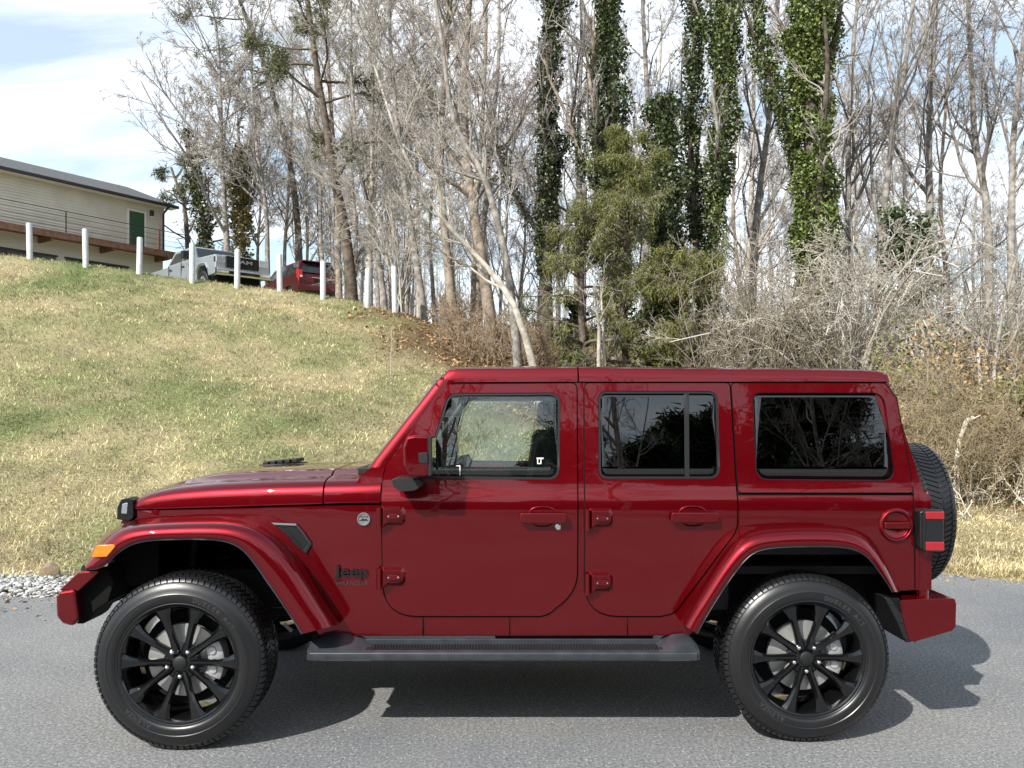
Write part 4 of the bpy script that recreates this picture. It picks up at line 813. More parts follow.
# fender flares
def flare(name, outer, inner, xoff=0):
    no = len(outer); 
    def resample(pts, n):
        P = np.array(pts, float); d = np.concatenate([[0],np.cumsum(np.linalg.norm(np.diff(P,axis=0),axis=1))]); t = np.linspace(0,d[-1],n); return np.stack([np.interp(t,d,P[:,k]) for k in (0,1)],1)
    def smoothc(p, it):
        for _ in range(it): q = p.copy(); q[1:-1] = (p[:-2]+2*p[1:-1]+p[2:])/4; p = q
        return p
    n = 44; O = smoothc(resample(outer,n),2); I = smoothc(resample(inner,n),2); out = []
    for s in SD:
        bm = bmesh.new(); secs = []
        for k in range(n):
            o, i_ = O[k], I[k]
            wY = 4.20 if xoff == 0 else 4.25-.05*k/n
            C0 = Vector((*PY(*o, 4.185), 4.185)); 
            def pt(f, Y): q = o*(1-f)+i_*f; x, z = PY(q[0], q[1], Y); return Vector((x, z, Y))
            pts = [C0+Vector((0,.012,.03)), C0+Vector((0,.010,0)), pt(.06,4.085), pt(.13,4.03), pt(.24,3.992), pt(.42,3.968), pt(.65,3.956), pt(.86,3.954), pt(.97,3.960), pt(1.0,3.968), pt(1.0,3.975), pt(1.0,4.02), pt(1.0,4.18)]
            secs.append([(p.x, yb(p.z, s), p.y) for p in pts])
        rows = loft(bm, secs)
        bm.faces.new(rows[0]); bm.faces.new(rows[-1][::-1])
        f = bmobj(name, bm, M_paint, suv, smooth=50)
        # lip trim
        bm = bmesh.new()
        tube(bm, [(PY(*I[k], 3.966)[0], yb(3.966, s), PY(*I[k], 3.966)[1]) for k in range(n)], .0045, 6); bmobj('flare_lip', bm, M_grey, f, smooth=60)
        out.append(f)
    return out
ff = flare('front_fender', [(84.5,565),(88,555),(95,545),(102.5,536.5),(112,529),(124,524),(145,521.5),(180,519.6),(215,518.8),(235,519.8),(252,523),(266,528.5),(280,538),(293,551),(305,567),(318,588),(330,607),(341,624)],
      [(86,569.5),(97,570),(106,565),(114,556),(124,547.5),(135,542.5),(150,540),(185,539),(215,539.5),(228,541.5),(238,545.5),(247,553),(256,565),(266,580),(276,594),(286,609),(296,624),(302,634)])
rf = flare('rear_fender', [(680,622.5),(689,606),(699,590),(711,571),(723,553),(734,539.5),(743,533),(752,529.5),(770,526.5),(800,525),(835,525.5),(853,528),(866,534),(876,543),(885,558),(893,574),(900,592)],
      [(697,633.5),(703,622),(712,607),(722,591),(733,575),(743,562),(750,555),(758,550),(775,547.5),(800,546.5),(835,546.5),(850,548),(862,552),(871,560),(880,572),(888,584),(893,592)], 1)
for s in SD:
    # amber marker
    bm = bmesh.new(); a = [PY(*p, 3.95) for p in ((91.5,557),(97,545.5),(114,544.5),(115.5,546.5),(107,556.5))]; prism(bm, rnd([(x,z,.006) for x,z in a],3), yb(3.945,s), yb(4.0,s)); bmobj('marker_lamp', bm, M_amber, suv, bevel=.006)
    # fender vent
    x, z = PW(292,535); yv = YC-s*(wside(x,z)+.006)
    a = [PW(*p) for p in ((271.5,522.5),(296.5,523.5),(304,532),(312,543.5),(306,553.5),(299,548),(285,533))]; bm = bmesh.new()
    vs1 = [bm.verts.new((x, YC-s*(wside(x,z)+.004), z)) for x,z in a]; c0 = sum((Vector((x,z)) for x,z in a), Vector((0,0)))/len(a)
    vs2 = [bm.verts.new((c0.x+(x-c0.x)*.86, YC-s*(wside(x,z)+.012), c0.y+(z-c0.y)*.86)) for x,z in a]; vs3 = [bm.verts.new((c0.x+(x-c0.x)*.80, YC-s*(wside(x,z)+.002), c0.y+(z-c0.y)*.80)) for x,z in a]
    for A_, B_ in ((vs1,vs2),(vs2,vs3)):
        for k in range(len(a)): bm.faces.new((A_[k],A_[(k+1)%len(a)],B_[(k+1)%len(a)],B_[k]))
    fv = bmobj('fender_vent', bm, M_ventf, suv, smooth=30)
    bm = bmesh.new(); bm.faces.new([bm.verts.new((v[0], YC-s*(wside(v[0],v[1])+.003), v[1])) for v in [(c0.x+(x-c0.x)*.82, c0.y+(z-c0.y)*.82) for x,z in a]])
    ml = pmat('vent_mesh', (.012,.012,.012), .5) if s == 1 else bpy.data.materials['vent_mesh']
    bmobj('mesh_backing', bm, ml, fv)
    bm = bmesh.new()
    poly = [Vector((c0.x+(x-c0.x)*.80, c0.y+(z-c0.y)*.80)) for x,z in a]
    def inside(p):
        c = False; n_ = len(poly)
        for k in range(n_):
            A_, B_ = poly[k], poly[k-1]
            if (A_.y > p.y) != (B_.y > p.y) and p.x < (B_.x-A_.x)*(p.y-A_.y)/(B_.y-A_.y)+A_.x: c = not c
        return c
    st_ = .0125
    for r_ in range(24):
        for c_ in range(30):
            p = Vector((c0.x-.12+c_*st_+(r_%2)*st_/2, c0.y-.10+r_*st_*.87))
            if inside(p):
                hx_ = [bm.verts.new((p.x+.0042*math.cos(k*math.pi/3+.52), YC-s*(wside(p.x,p.y)+.0055), p.y+.0042*math.sin(k*math.pi/3+.52))) for k in range(6)]
                hx2 = [bm.verts.new((p.x+.0062*math.cos(k*math.pi/3+.52), YC-s*(wside(p.x,p.y)+.0055), p.y+.0062*math.sin(k*math.pi/3+.52))) for k in range(6)]
                for k in range(6): bm.faces.new((hx_[k],hx_[(k+1)%6],hx2[(k+1)%6],hx2[k]))
    bmobj('honeycomb', bm, M_seal if False else M_smoke, fv)
M_badge = pmat('brushed_badge', (.30,.30,.31), .4, .7)
# badges and lettering (near and far side)
def text(name, s_, size, loc, rot, mat, parent, ext=.002, bold=0, sx=1, shear=0):
    cu = bpy.data.curves.new(name, 'FONT'); cu.body = s_; cu.size = size; cu.extrude = ext; cu.offset = bold; cu.align_x = 'CENTER'; cu.align_y = 'CENTER'; cu.shear = shear; cu.bevel_depth = 0
    o = bpy.data.objects.new(name+'_curve', cu); C.objects.link(o); bpy.context.view_layer.update()
    me = bpy.data.meshes.new_from_object(o.evaluated_get(bpy.context.evaluated_depsgraph_get())); bpy.data.objects.remove(o); bpy.data.curves.remove(cu)
    me.transform(Matrix.Translation(loc) @ rot.to_4x4() @ Matrix.Diagonal((sx,1,1,1))); me.materials.clear()
    return link(name, me, mat, parent)
for s in SD:
    rot = Matrix.Rotation(R(90),3,'X') if s == 1 else Matrix.Rotation(R(180),3,'Z') @ Matrix.Rotation(R(90),3,'X')
    x, z = PW(352,571.8); text('lettering', 'Jeep', .074, (x, YC-s*(wside(x,z)+.003), z), rot, M_gloss, suv, .004, .0016, 1.30)
    x, z = PW(352,583.3); text('lettering', 'WRANGLER', .030, (x, YC-s*(wside(x,z)-.002), z), rot, pmat('ghost_lettering', (.075,.018,.02), .5) if s == 1 else bpy.data.materials['ghost_lettering'], suv, .0015, .0003, 1.0)
    x, z = PW(363.8,519); bm = bmesh.new(); lathe(bm, [(0,-.002),(.026,-.002),(.027,-.006),(.032,-.006),(.033,0)], 32, M=Matrix.Translation((x, YC-s*(wside(x,z)), z)) @ (Matrix() if s == 1 else Matrix.Rotation(math.pi,4,'Z'))); bd = bmobj('round_badge', bm, M_badge, suv, smooth=30)
    bm = bmesh.new(); prism(bm, [(x-.024,z-.008),(x-.012,z-.003),(x-.004,z+.004),(x+.004,z-.002),(x+.012,z+.002),(x+.024,z-.008)], YC-s*(wside(x,z)+.0035), YC-s*wside(x,z)); bmobj('badge_mountain', bm, M_gloss, bd)
    if s == 1:
        text('badge_lettering', 'TRAIL RATED', .0085, (x, YC-(wside(x,z)+.003), z+.012), rot, M_smoke, bd, .0008)
# fuel cap
x, z = PW(895.5,525); bm = bmesh.new(); fy = YC-wside(x,z)-.005
lathe(bm, [(0,.0),(.062,.0),(.066,-.004),(.068,-.014),(.074,-.017),(.083,-.012),(.086,.002)], 48, M=Matrix.Translation((x,fy,z))); fc = bmobj('fuel_cap', bm, M_paint, suv, smooth=60)
bm = bmesh.new(); box(bm, x-.066, x+.066, fy-.022, fy-.001, z-.017, z+.017); bmobj('cap_bar', bm, M_paint, fc, bevel=.007, seg=3)
# tail lamps, bumpers
for s in SD:
    yn = 4.085
    bm = bmesh.new(); a = [PY(*p, yn) for p in ((920.5,512,),(925,509.3),(943.5,509.8),(944.3,513),(944,549),(942,552),(924,552),(920,548))]; prism(bm, rnd([(x,z,.010) for x,z in a],3), yb(yn,s), yb(4.30,s)); tl = bmobj('tail_lamp', bm, M_smoke, suv, bevel=.008, seg=3)
    for y0_, y1_ in ((511.5,519.5),(542,551)):
        bm = bmesh.new(); a = [PY(*p, yn-.006) for p in ((925.5,y0_),(944.5,y0_),(944.8,y1_),(925.5,y1_))]; prism(bm, a, yb(yn-.007,s), yb(4.2,s)); bmobj('red_lens', bm, M_red_lens, tl, bevel=.006)
    bm = bmesh.new(); a = [PY(*p, yn-.002) for p in ((922,512.5),(925,512.5),(925,550),(922,549))]; prism(bm, a, yb(yn-.010,s), yb(4.2,s)); bmobj('lamp_edge', bm, M_smoke, tl, bevel=.003)
# rear bumper
bm = bmesh.new(); yn = 4.07
a = [PY(*p, yn) for p in ((898.5,600.5),(916,599.5),(955,598.5),(956.5,604),(955.8,627),(952,631),(914,642),(909,640))]
prism(bm, rnd([(x,z,.012) for x,z in a],3), yn, yb(yn,-1)); bmobj('rear_bumper', bm, M_paint, suv, bevel=.024, seg=4)
for s in SD:
    bm = bmesh.new(); a = [PY(*p, yn+.01) for p in ((884,597),(899,598),(914,641),(907,643),(903,637),(897,622))]; prism(bm, a, yb(yn+.006,s), yb(yn+.35,s)); bb = bmobj('bumper_end_cap', bm, M_black, suv, bevel=.006)
    for b_ in ((892,604),(902,622),(906,638)):
        bm = bmesh.new(); x, z = PY(*b_, yn); bmesh.ops.create_uvsphere(bm, u_segments=10, v_segments=6, radius=.007, matrix=Matrix.Translation((x, yb(yn+.006,s), z))); bmobj('bolt', bm, M_smoke, bb)
# front bumper
yn = 4.02
bm = bmesh.new()
P_ = lambda px_, py_, Y: Vector((PY(px_,py_,Y)[0], Y, PY(px_,py_,Y)[1]))
xa_, za_ = PY(55.5,597,yn); xb_, zb_ = PY(56,617,yn); xc_, zc_ = PY(62,624,yn); xd_, zd_ = PY(73,627,yn); xe_, ze_ = PY(79,621,yn); xf_, zf_ = PY(73,589,yn)
sec = [(xa_,za_),(xb_,zb_),(xc_,zc_),(xd_,zd_),(xf_+.03,ze_+.01),(xf_+.01,zf_),(xa_+.015,zf_-.012)]
secs = []
for Y, dx_ in ((yn,0),(yn+.04,-.008),(YC-.5,-.05),(YC+.5,-.05),(yb(yn+.04,-1),-.008),(yb(yn,-1),0)): secs.append([(x+dx_, Y, z) for x, z in sec])
rows = [[bm.verts.new(p) for p in q] for q in secs]; n = len(sec)
for A_, B_ in zip(rows, rows[1:]):
    for k in range(n): bm.faces.new((A_[k], A_[(k+1)%n], B_[(k+1)%n], B_[k]))
bm.faces.new(rows[0]); bm.faces.new(rows[-1][::-1]); fb = bmobj('front_bumper', bm, M_paint, suv, bevel=.018, seg=4)
bm = bmesh.new(); a = [PY(*p, yn+.02) for p in ((59,590.5),(78,572.5),(98,569.5),(99,573),(78,592),(74,590))]; prism(bm, a, yn+.012, yb(yn+.012,-1)); bmobj('bumper_top', bm, M_paint, fb, bevel=.008)
for s in SD:
    bm = bmesh.new(); a = [PY(*p, yn+.03) for p in ((73.5,590),(80,589),(97,572),(104,571),(110,585),(104,604),(92,612),(86,621),(79,626),(72,626))]; prism(bm, a, yb(yn+.07,s), yb(yn+.26,s)); bmobj('bumper_end_cap', bm, M_pit, suv, bevel=.006)
    bm = bmesh.new(); a = [PY(*p, 4.3) for p in ((80,572),(82,565),(88,564),(92,568),(92,573))]; prism(bm, rnd([(x,z,.01) for x,z in a],3), yb(4.3,s), yb(4.42,s)); bmobj('tow_hook', bm, M_black, suv, bevel=.01)
# running boards
for s in SD:
    yo = 4.03; yi = 4.17
    x0, zt = PY(309,652.5,yo); x1, _ = PY(698,650.5,yo); _, zb_ = PY(500,661.5,yo); zt2 = CH+(HY-636.5)*yi/FP-.0
    zt2 = zt+.004
    bm = bmesh.new(); sec = [(yo,zt),(yo-.004,zt-.012),(yo+.004,zb_),(yi,zb_+.01),(yi,zt2),(yo+.03,zt+.002)]
    rows = []
    for x, f in ((x0+.02,0),(x0,0),(x1,0),(x1-.02,0)):
        pass
    va = [bm.verts.new((x0, yb(y,s), z)) for y, z in sec]; vb = [bm.verts.new((x1, yb(y,s), z)) for y, z in sec]; n = len(sec)
    bm.faces.new(va); bm.faces.new(vb[::-1]); [bm.faces.new((va[k],vb[k],vb[(k+1)%n],va[(k+1)%n])) for k in range(n)]
    rb = bmobj('running_board', bm, M_grey, suv, bevel=.006)
    # raised end mouldings
    for (xs_, flip) in (((x0-.012, x0+.30), 1), ((x1+.01, x1-.185), -1)):
        bm = bmesh.new(); L_ = xs_[1]-xs_[0]
        def sx(f): return xs_[0]+L_*f
        h_ = .068
        secs = [[(sx(0),yb(yo+.01,s),zb_+.004),(sx(0),yb(yo+.01,s),zt+.006),(sx(0),yb(yi-.07,s),zt+.022),(sx(0),yb(yi+.02,s),zt+.03)],
                [(sx(.28),yb(yo+.002,s),zb_+.002),(sx(.28),yb(yo+.002,s),zt+.006),(sx(.28),yb(yi-.07,s),zt+h_*.7),(sx(.28),yb(yi+.02,s),zt+h_)],
                [(sx(.58),yb(yo+.002,s),zb_+.002),(sx(.58),yb(yo+.002,s),zt+.005),(sx(.58),yb(yi-.06,s),zt+h_*.62),(sx(.58),yb(yi+.02,s),zt+h_*.9)],
                [(sx(1),yb(yo+.002,s),zb_+.002),(sx(1),yb(yo+.002,s),zt+.003),(sx(1),yb(yi-.06,s),zt+.004),(sx(1),yb(yi+.02,s),zt+.006)]]
        rows = loft(bm, secs); bmobj('board_end', bm, M_grey, rb, smooth=50)
    bm = bmesh.new(); nr = 96
    for k in range(nr):
        x = x0+.27+(x1-x0-.27-.16)*k/nr; box(bm, x, x+.0085, yb(yo+.035,s), yb(yi-.015,s), zt+.001, zt+.0075)
    bmobj('tread_ribs', bm, M_black, rb)
    bm = bmesh.new(); box(bm, x0+.25, x1-.15, yb(yi,s), yb(yi+.012,s), zt-.02, zt+.028); bmobj('board_back', bm, M_grey, rb, bevel=.003)
# mirrors
for s in SD:
    bm = bmesh.new(); y0 = 3.93; y1 = 4.12
    prof = [PY(*p, y0) for p in ((406.5,437),(414,435.2),(428.5,435.8),(429,476.5),(408,477),(403.5,466),(403,447))]
    prism(bm, rnd([(x,z,.018) for x,z in prof],4), yb(y0,s), yb(y1,s)); m = bmobj('door_mirror', bm, M_paint, suv, bevel=.022, seg=4)
    bm = bmesh.new(); prof = [PY(*p, y0) for p in ((428,436.3),(431.5,437.2),(431.8,475.5),(428,476.8))]; prism(bm, prof, yb(y0+.003,s), yb(y1+.01,s)); mb = bmobj('mirror_bezel', bm, M_black, m, bevel=.004)
    bm = bmesh.new(); prof = [PY(*p, y0) for p in ((431.6,438.5),(432.1,438.5),(432.1,474),(431.6,474))]; prism(bm, prof, yb(y0+.012,s), yb(y1,s)); bmobj('mirror_glass', bm, M_mirror, m)
    bm = bmesh.new(); prof = [PY(*p, y0) for p in ((418.3,453),(427.5,452.3),(427.8,463.5),(418.8,463))]; prism(bm, rnd([(x,z,.008) for x,z in prof],3), yb(y0-.004,s), yb(y0+.02,s)); bmobj('camera_pod', bm, M_black, m, bevel=.003)
    bm = bmesh.new(); prof = [PW(*p) for p in ((396,477),(402,475.5),(424,477),(426,483),(418,488),(405,489),(398,484))]; prism(bm, rnd([(x,z,.01) for x,z in prof],3), yb(4.0,s), yb(4.17,s), fn=None); bmobj('mirror_arm', bm, M_black, m, bevel=.010, seg=3)
# wheel wells, floor pan, chassis
WX = [(-1.594), (1.448)]
bm = bmesh.new(); x0, x1 = -2.02, 2.08
box(bm, x0+.1, x1-.03, YC-.60, YC+.60, .60, .80); box(bm, -1.02, .80, YC-.76, YC+.76, .50, .62)
bmobj('floor_pan', bm, M_under, suv)
for s in SD:
    for i_, wx in enumerate(WX):
        bm = bmesh.new(); n = 20; ra, rb_ = (.60,.56)
        prev = None
        for k in range(n+1):
            a = math.pi*(-.02+1.04*k/n); x = wx+ra*math.cos(a)*(.98); z = .50+rb_*max(math.sin(a),-.1)
            z = min(z, 1.02 if i_ == 0 else 1.0)
            if i_ == 0 and x < wx: x = max(x, -2.06); z = max(z, .64)
            c_ = [bm.verts.new((x, yb(y, s), z)) for y in (4.17, 4.5, 4.75)]
            if prev: [bm.faces.new((prev[q],prev[q+1],c_[q+1],c_[q])) for q in range(2)]
            prev = c_
        box(bm, wx-(.62 if i_ else .42), wx+.62, yb(4.75,s), yb(4.77,s), .55, 1.05); bmobj('wheel_well', bm, M_under, suv, smooth=50)
    bm = bmesh.new(); box(bm, -2.03, -1.80, yb(4.215,s), yb(4.235,s), .74, 1.0); bmobj('wing_liner', bm, M_pit, suv)
    # frame rail
    bm = bmesh.new(); box(bm, -1.95, 2.0, yb(4.50,s), yb(4.58,s), .52, .62); bmobj('frame_rail', bm, M_black, suv, bevel=.01)
    for i_, wx in enumerate(WX):
        bm = bmesh.new(); pts = [(wx+.02*math.sin(0), 0, 0)]
        pts = [(wx+.03+.055*math.cos(k*.7), yb(4.53,s)+.055*math.sin(k*.7), .55+.0085*k) for k in range(46)]; tube(bm, pts, .008, 6); bmobj('coil_spring', bm, M_black, suv, smooth=60)
        bm = bmesh.new(); tube(bm, [(wx+(.16 if i_ else -.14), yb(4.42,s), .42),(wx+(.24 if i_ else -.12), yb(4.48,s), .95)], [.028,.028], 12); tube(bm, [(wx+(.16 if i_ else -.14), yb(4.42,s), .30),(wx+(.18 if i_ else -.14), yb(4.43,s), .45)], [.018,.018], 10); bmobj('shock_absorber', bm, M_black if i_ == 0 else M_grey, suv, smooth=40)
        bm = bmesh.new(); tube(bm, [(wx, yb(4.45,s), .36),(wx+(.65 if i_ == 0 else -.65), yb(4.52,s), .48)], .022, 10); bmobj('control_arm', bm, M_black, suv, smooth=40)
for i_, wx in enumerate(WX):
    bm = bmesh.new(); tube(bm, [(wx, 4.2, .41),(wx, 5.68, .41)], .042, 16); bmesh.ops.create_uvsphere(bm, u_segments=20, v_segments=12, radius=.14, matrix=Matrix.Translation((wx, YC+(.15 if i_ else .3), .41))); bmobj('axle', bm, M_black, suv, smooth=50)
bm = bmesh.new(); tube(bm, [(-1.604,5.25,.42),(-.5,5.1,.5)], .03, 12); tube(bm, [(1.411,5.1,.42),(-.2,5.0,.5)], .035, 12); bmobj('drive_shaft', bm, M_black, suv, smooth=40)
bm = bmesh.new(); tube(bm, [(-.9,5.35,.46),(.3,5.4,.46),(1.2,5.5,.60),(1.75,5.4,.55)], .03, 12); tube(bm, [(1.62,4.62,.52),(1.62,5.3,.52)], .10, 20); bmobj('exhaust', bm, pmat('exhaust_steel', (.25,.23,.21), .4, .8), suv, smooth=50)
bm = bmesh.new(); box(bm, -.1, .8, 4.62, 5.0, .34, .52); bmobj('fuel_tank', bm, M_under, suv, bevel=.04, seg=3)
# light coloured clips seen in the front wheel opening
for a, b_, r_ in (((96,581.5),(120,580.5),.006),((118,583),(132,584),.004)):
    bm = bmesh.new(); p, q = at(*a, 4.3), at(*b_, 4.3); tube(bm, [p, (p+q)/2+Vector((0,0,.006)), q], r_*1.6, 6); bmobj('brake_line', bm, M_alloy, suv, smooth=40)
bm = bmesh.new(); p, q = at(284,624,4.35), at(292,631,4.35); tube(bm, [p,q], .010, 6); bmobj('bright_bracket', bm, M_alloy, suv)
# tail body: tailgate and hard top rear
xr0 = PW(930,540)[0]; xr1 = PW(924,494)[0]; xr2 = PW(888,384)[0]
bm = bmesh.new(); box(bm, xr0-.045, xr0-.006, YC-.76, YC+.76, .70, 1.225); tg = bmobj('tailgate', bm, M_paint, suv, bevel=.01)
bm = bmesh.new(); secs = []
zq = [1.225, 1.30, 1.5, 1.7, 1.80]
def rearx(z): return float(np.interp(z, [PW(924,494)[1], PW(888,384)[1]], [xr1, xr2]))-.006
a = [(YC-(wside(0,z)-.02), z) for z in zq]+[(YC+(wside(0,z)-.02), z) for z in zq[::-1]]
va = [bm.verts.new((rearx(z), y, z)) for y, z in a]
win = rnd([(YC-.60,1.28,.06),(YC-.57,1.74,.06),(YC+.57,1.74,.06),(YC+.60,1.28,.06)])
vw = [bm.verts.new((rearx(z), y, z)) for y, z in win]
es = [bm.edges.new((va[k], va[(k+1)%len(va)])) for k in range(len(va))]+[bm.edges.new((vw[k], vw[(k+1)%len(vw)])) for k in range(len(vw))]
bmesh.ops.triangle_fill(bm, edges=es, use_beauty=True)
for f in bm.faces:
    f.normal_update()
    if f.normal.x < 0: f.normal_flip()
bmobj('hard_top_rear', bm, M_paint, suv, smooth=180, solid=.03, bevel=.004)
bm = bmesh.new(); bm.faces.new([bm.verts.new((rearx(z)-.008, y, z)) for y, z in win]); bmobj('rear_glass', bm, M_darkglass, suv)
for s in SD:       # rear corner posts closing side and rear
    bm = bmesh.new(); secs = []
    for z in (1.225,1.3,1.4,1.5,1.6,1.7,1.80,1.83):
        xx = rearx(z); w = wside(0,z)-.004; secs.append([(xx-.075, YC-s*w, z),(xx-.03, YC-s*(w-.001), z),(xx-.006, YC-s*(w-.010), z),(xx+.006, YC-s*(w-.028), z),(xx+.006, YC-s*(w-.07), z)])
    loft(bm, secs); bmobj('corner_post', bm, M_paint, suv, smooth=60)
    bm = bmesh.new(); secs = []
    for z in (.70,.85,1.0,1.1,1.17,1.2,1.225):
        w = wside(0,z)-.004; secs.append([(xr0-.05, YC-s*w, z),(xr0-.012, YC-s*(w-.001), z),(xr0+.004, YC-s*(w-.010), z),(xr0+.010, YC-s*(w-.028), z),(xr0+.008, YC-s*(w-.07), z)])
    loft(bm, secs); bmobj('corner_post', bm, M_paint, suv, smooth=60)
# inner cabin
bm = bmesh.new(); box(bm, -.72, 2.0, YC-.72, YC+.72, .80, .84); box(bm, -.78, -.72, YC-.72, YC+.72, .62, 1.2); cab = bmobj('cabin_floor', bm, M_cloth, suv)
bm = bmesh.new(); prism(bm, rnd([(-.70,.95,.02),(-.74,1.30,.03),(-.52,1.335,.04),(-.38,1.28,.05),(-.40,1.12,.03),(-.48,.98,.02)],4), YC-.70, YC+.70); dash = bmobj('dashboard', bm, M_black, suv, bevel=.01)
bm = bmesh.new(); Mw = Matrix.Translation((-.37, YC-.36, 1.30)) @ Matrix.Rotation(R(-114),4,'Y')
tube(bm, [Mw @ Vector((.185*math.cos(a), .185*math.sin(a), 0)) for a in [k*math.pi/16 for k in range(32)]], .021, 8, closed=True)
for a in (0, 2.2, -2.2): tube(bm, [Mw @ Vector((0,0,-.03)), Mw @ Vector((.18*math.cos(a), .18*math.sin(a), 0))], .014, 6)
tube(bm, [Mw @ Vector((0,0,-.02)), Mw @ Vector((0,0,-.16))], [.06,.035], 12); bmobj('steering_wheel', bm, M_black, suv, smooth=50)
for yy in (YC-.36, YC+.36):
    st_ = None
    bm = bmesh.new(); prism(bm, rnd([(-.34,.90,.05),(-.36,1.02,.05),(.14,1.0,.05),(.14,.88,.03)],3), yy-.25, yy+.25); seat = bmobj('front_seat', bm, M_cloth, suv, bevel=.04, seg=3)
    bm = bmesh.new(); prism(bm, rnd([(.06,.98,.04),(.14,1.52,.06),(.25,1.52,.05),(.21,.95,.04)],3), yy-.24, yy+.24); bmobj('backrest', bm, M_cloth, seat, bevel=.04, seg=3)
    bm = bmesh.new(); prism(bm, rnd([(.155,1.54,.03),(.17,1.70,.03),(.25,1.70,.03),(.25,1.54,.03)],3), yy-.13, yy+.13); bmobj('headrest', bm, M_cloth, seat, bevel=.03, seg=3)
bm = bmesh.new(); prism(bm, rnd([(.72,.88,.05),(.72,1.03,.05),(1.15,1.0,.05),(1.24,1.5,.05),(1.33,1.5,.04),(1.28,.88,.04)],3), YC-.62, YC+.62); bmobj('rear_seat', bm, M_cloth, suv, bevel=.04, seg=3)
bm = bmesh.new()
for s in SD:
    tube(bm, [(-.60,YC-s*.68,1.30),(-.30,YC-s*.645,1.735),(.40,YC-s*.635,1.775),(1.7,YC-s*.63,1.775),(1.86,YC-s*.66,1.2)], .028, 10); tube(bm, [(.40,YC-s*.635,1.775),(.42,YC-s*.70,.9)], .032, 10); tube(bm, [(1.25,YC-s*.63,1.775),(1.3,YC-s*.70,1.1)], .028, 10)
tube(bm, [(.40,YC-.63,1.775),(.40,YC+.63,1.775)], .03, 10); tube(bm, [(1.25,YC-.63,1.775),(1.25,YC+.63,1.775)], .03, 10); bmobj('roll_cage', bm, M_black, suv, smooth=50)
for s in SD:
    bm = bmesh.new(); prism(bm, [(-.66,.62),(-.66,1.24),(.28,1.24),(.28,.62)], YC-s*.73, YC-s*.70); prism(bm, [(.36,.62),(.36,1.24),(1.1,1.24),(1.1,.62)], YC-s*.73, YC-s*.70); prism(bm, [(1.14,.9),(1.14,1.24),(2.0,1.24),(2.0,.9)], YC-s*.73, YC-s*.70); bmobj('door_card', bm, M_black, suv)
    bm = bmesh.new(); prism(bm, [(.27,1.2),(.24,1.78),(.34,1.78),(.37,1.2)], YC-s*.70, YC-s*.64); bmobj('door_pillar', bm, M_black, suv)
# window stickers
bm = bmesh.new()
for a, b_ in (((536.5,457.6),(543.5,459)),((537.2,459),(538.2,464)),((537.2,463),(541.4,464)),((540.4,459),(541.4,464))):
    x0_, z0_ = PW(*a); x1_, z1_ = PW(*b_); Yw = YC-wside(x0_,z0_)-.002; box(bm, x0_, x1_, Yw-.0005, Yw+.0005, z1_, z0_)
bmobj('window_sticker', bm, M_white, suv)
bm = bmesh.new()
for a, b_ in (((456,465.3),(460.3,466.3)),((459.4,466),(460.3,476))):
    x0_, z0_ = PW(*a); x1_, z1_ = PW(*b_); box(bm, x0_, x1_, YC-wside(x0_,z0_)-.0005, YC-wside(x0_,z0_)+.0005, z1_, z0_)
bmobj('window_mark', bm, M_white, suv)
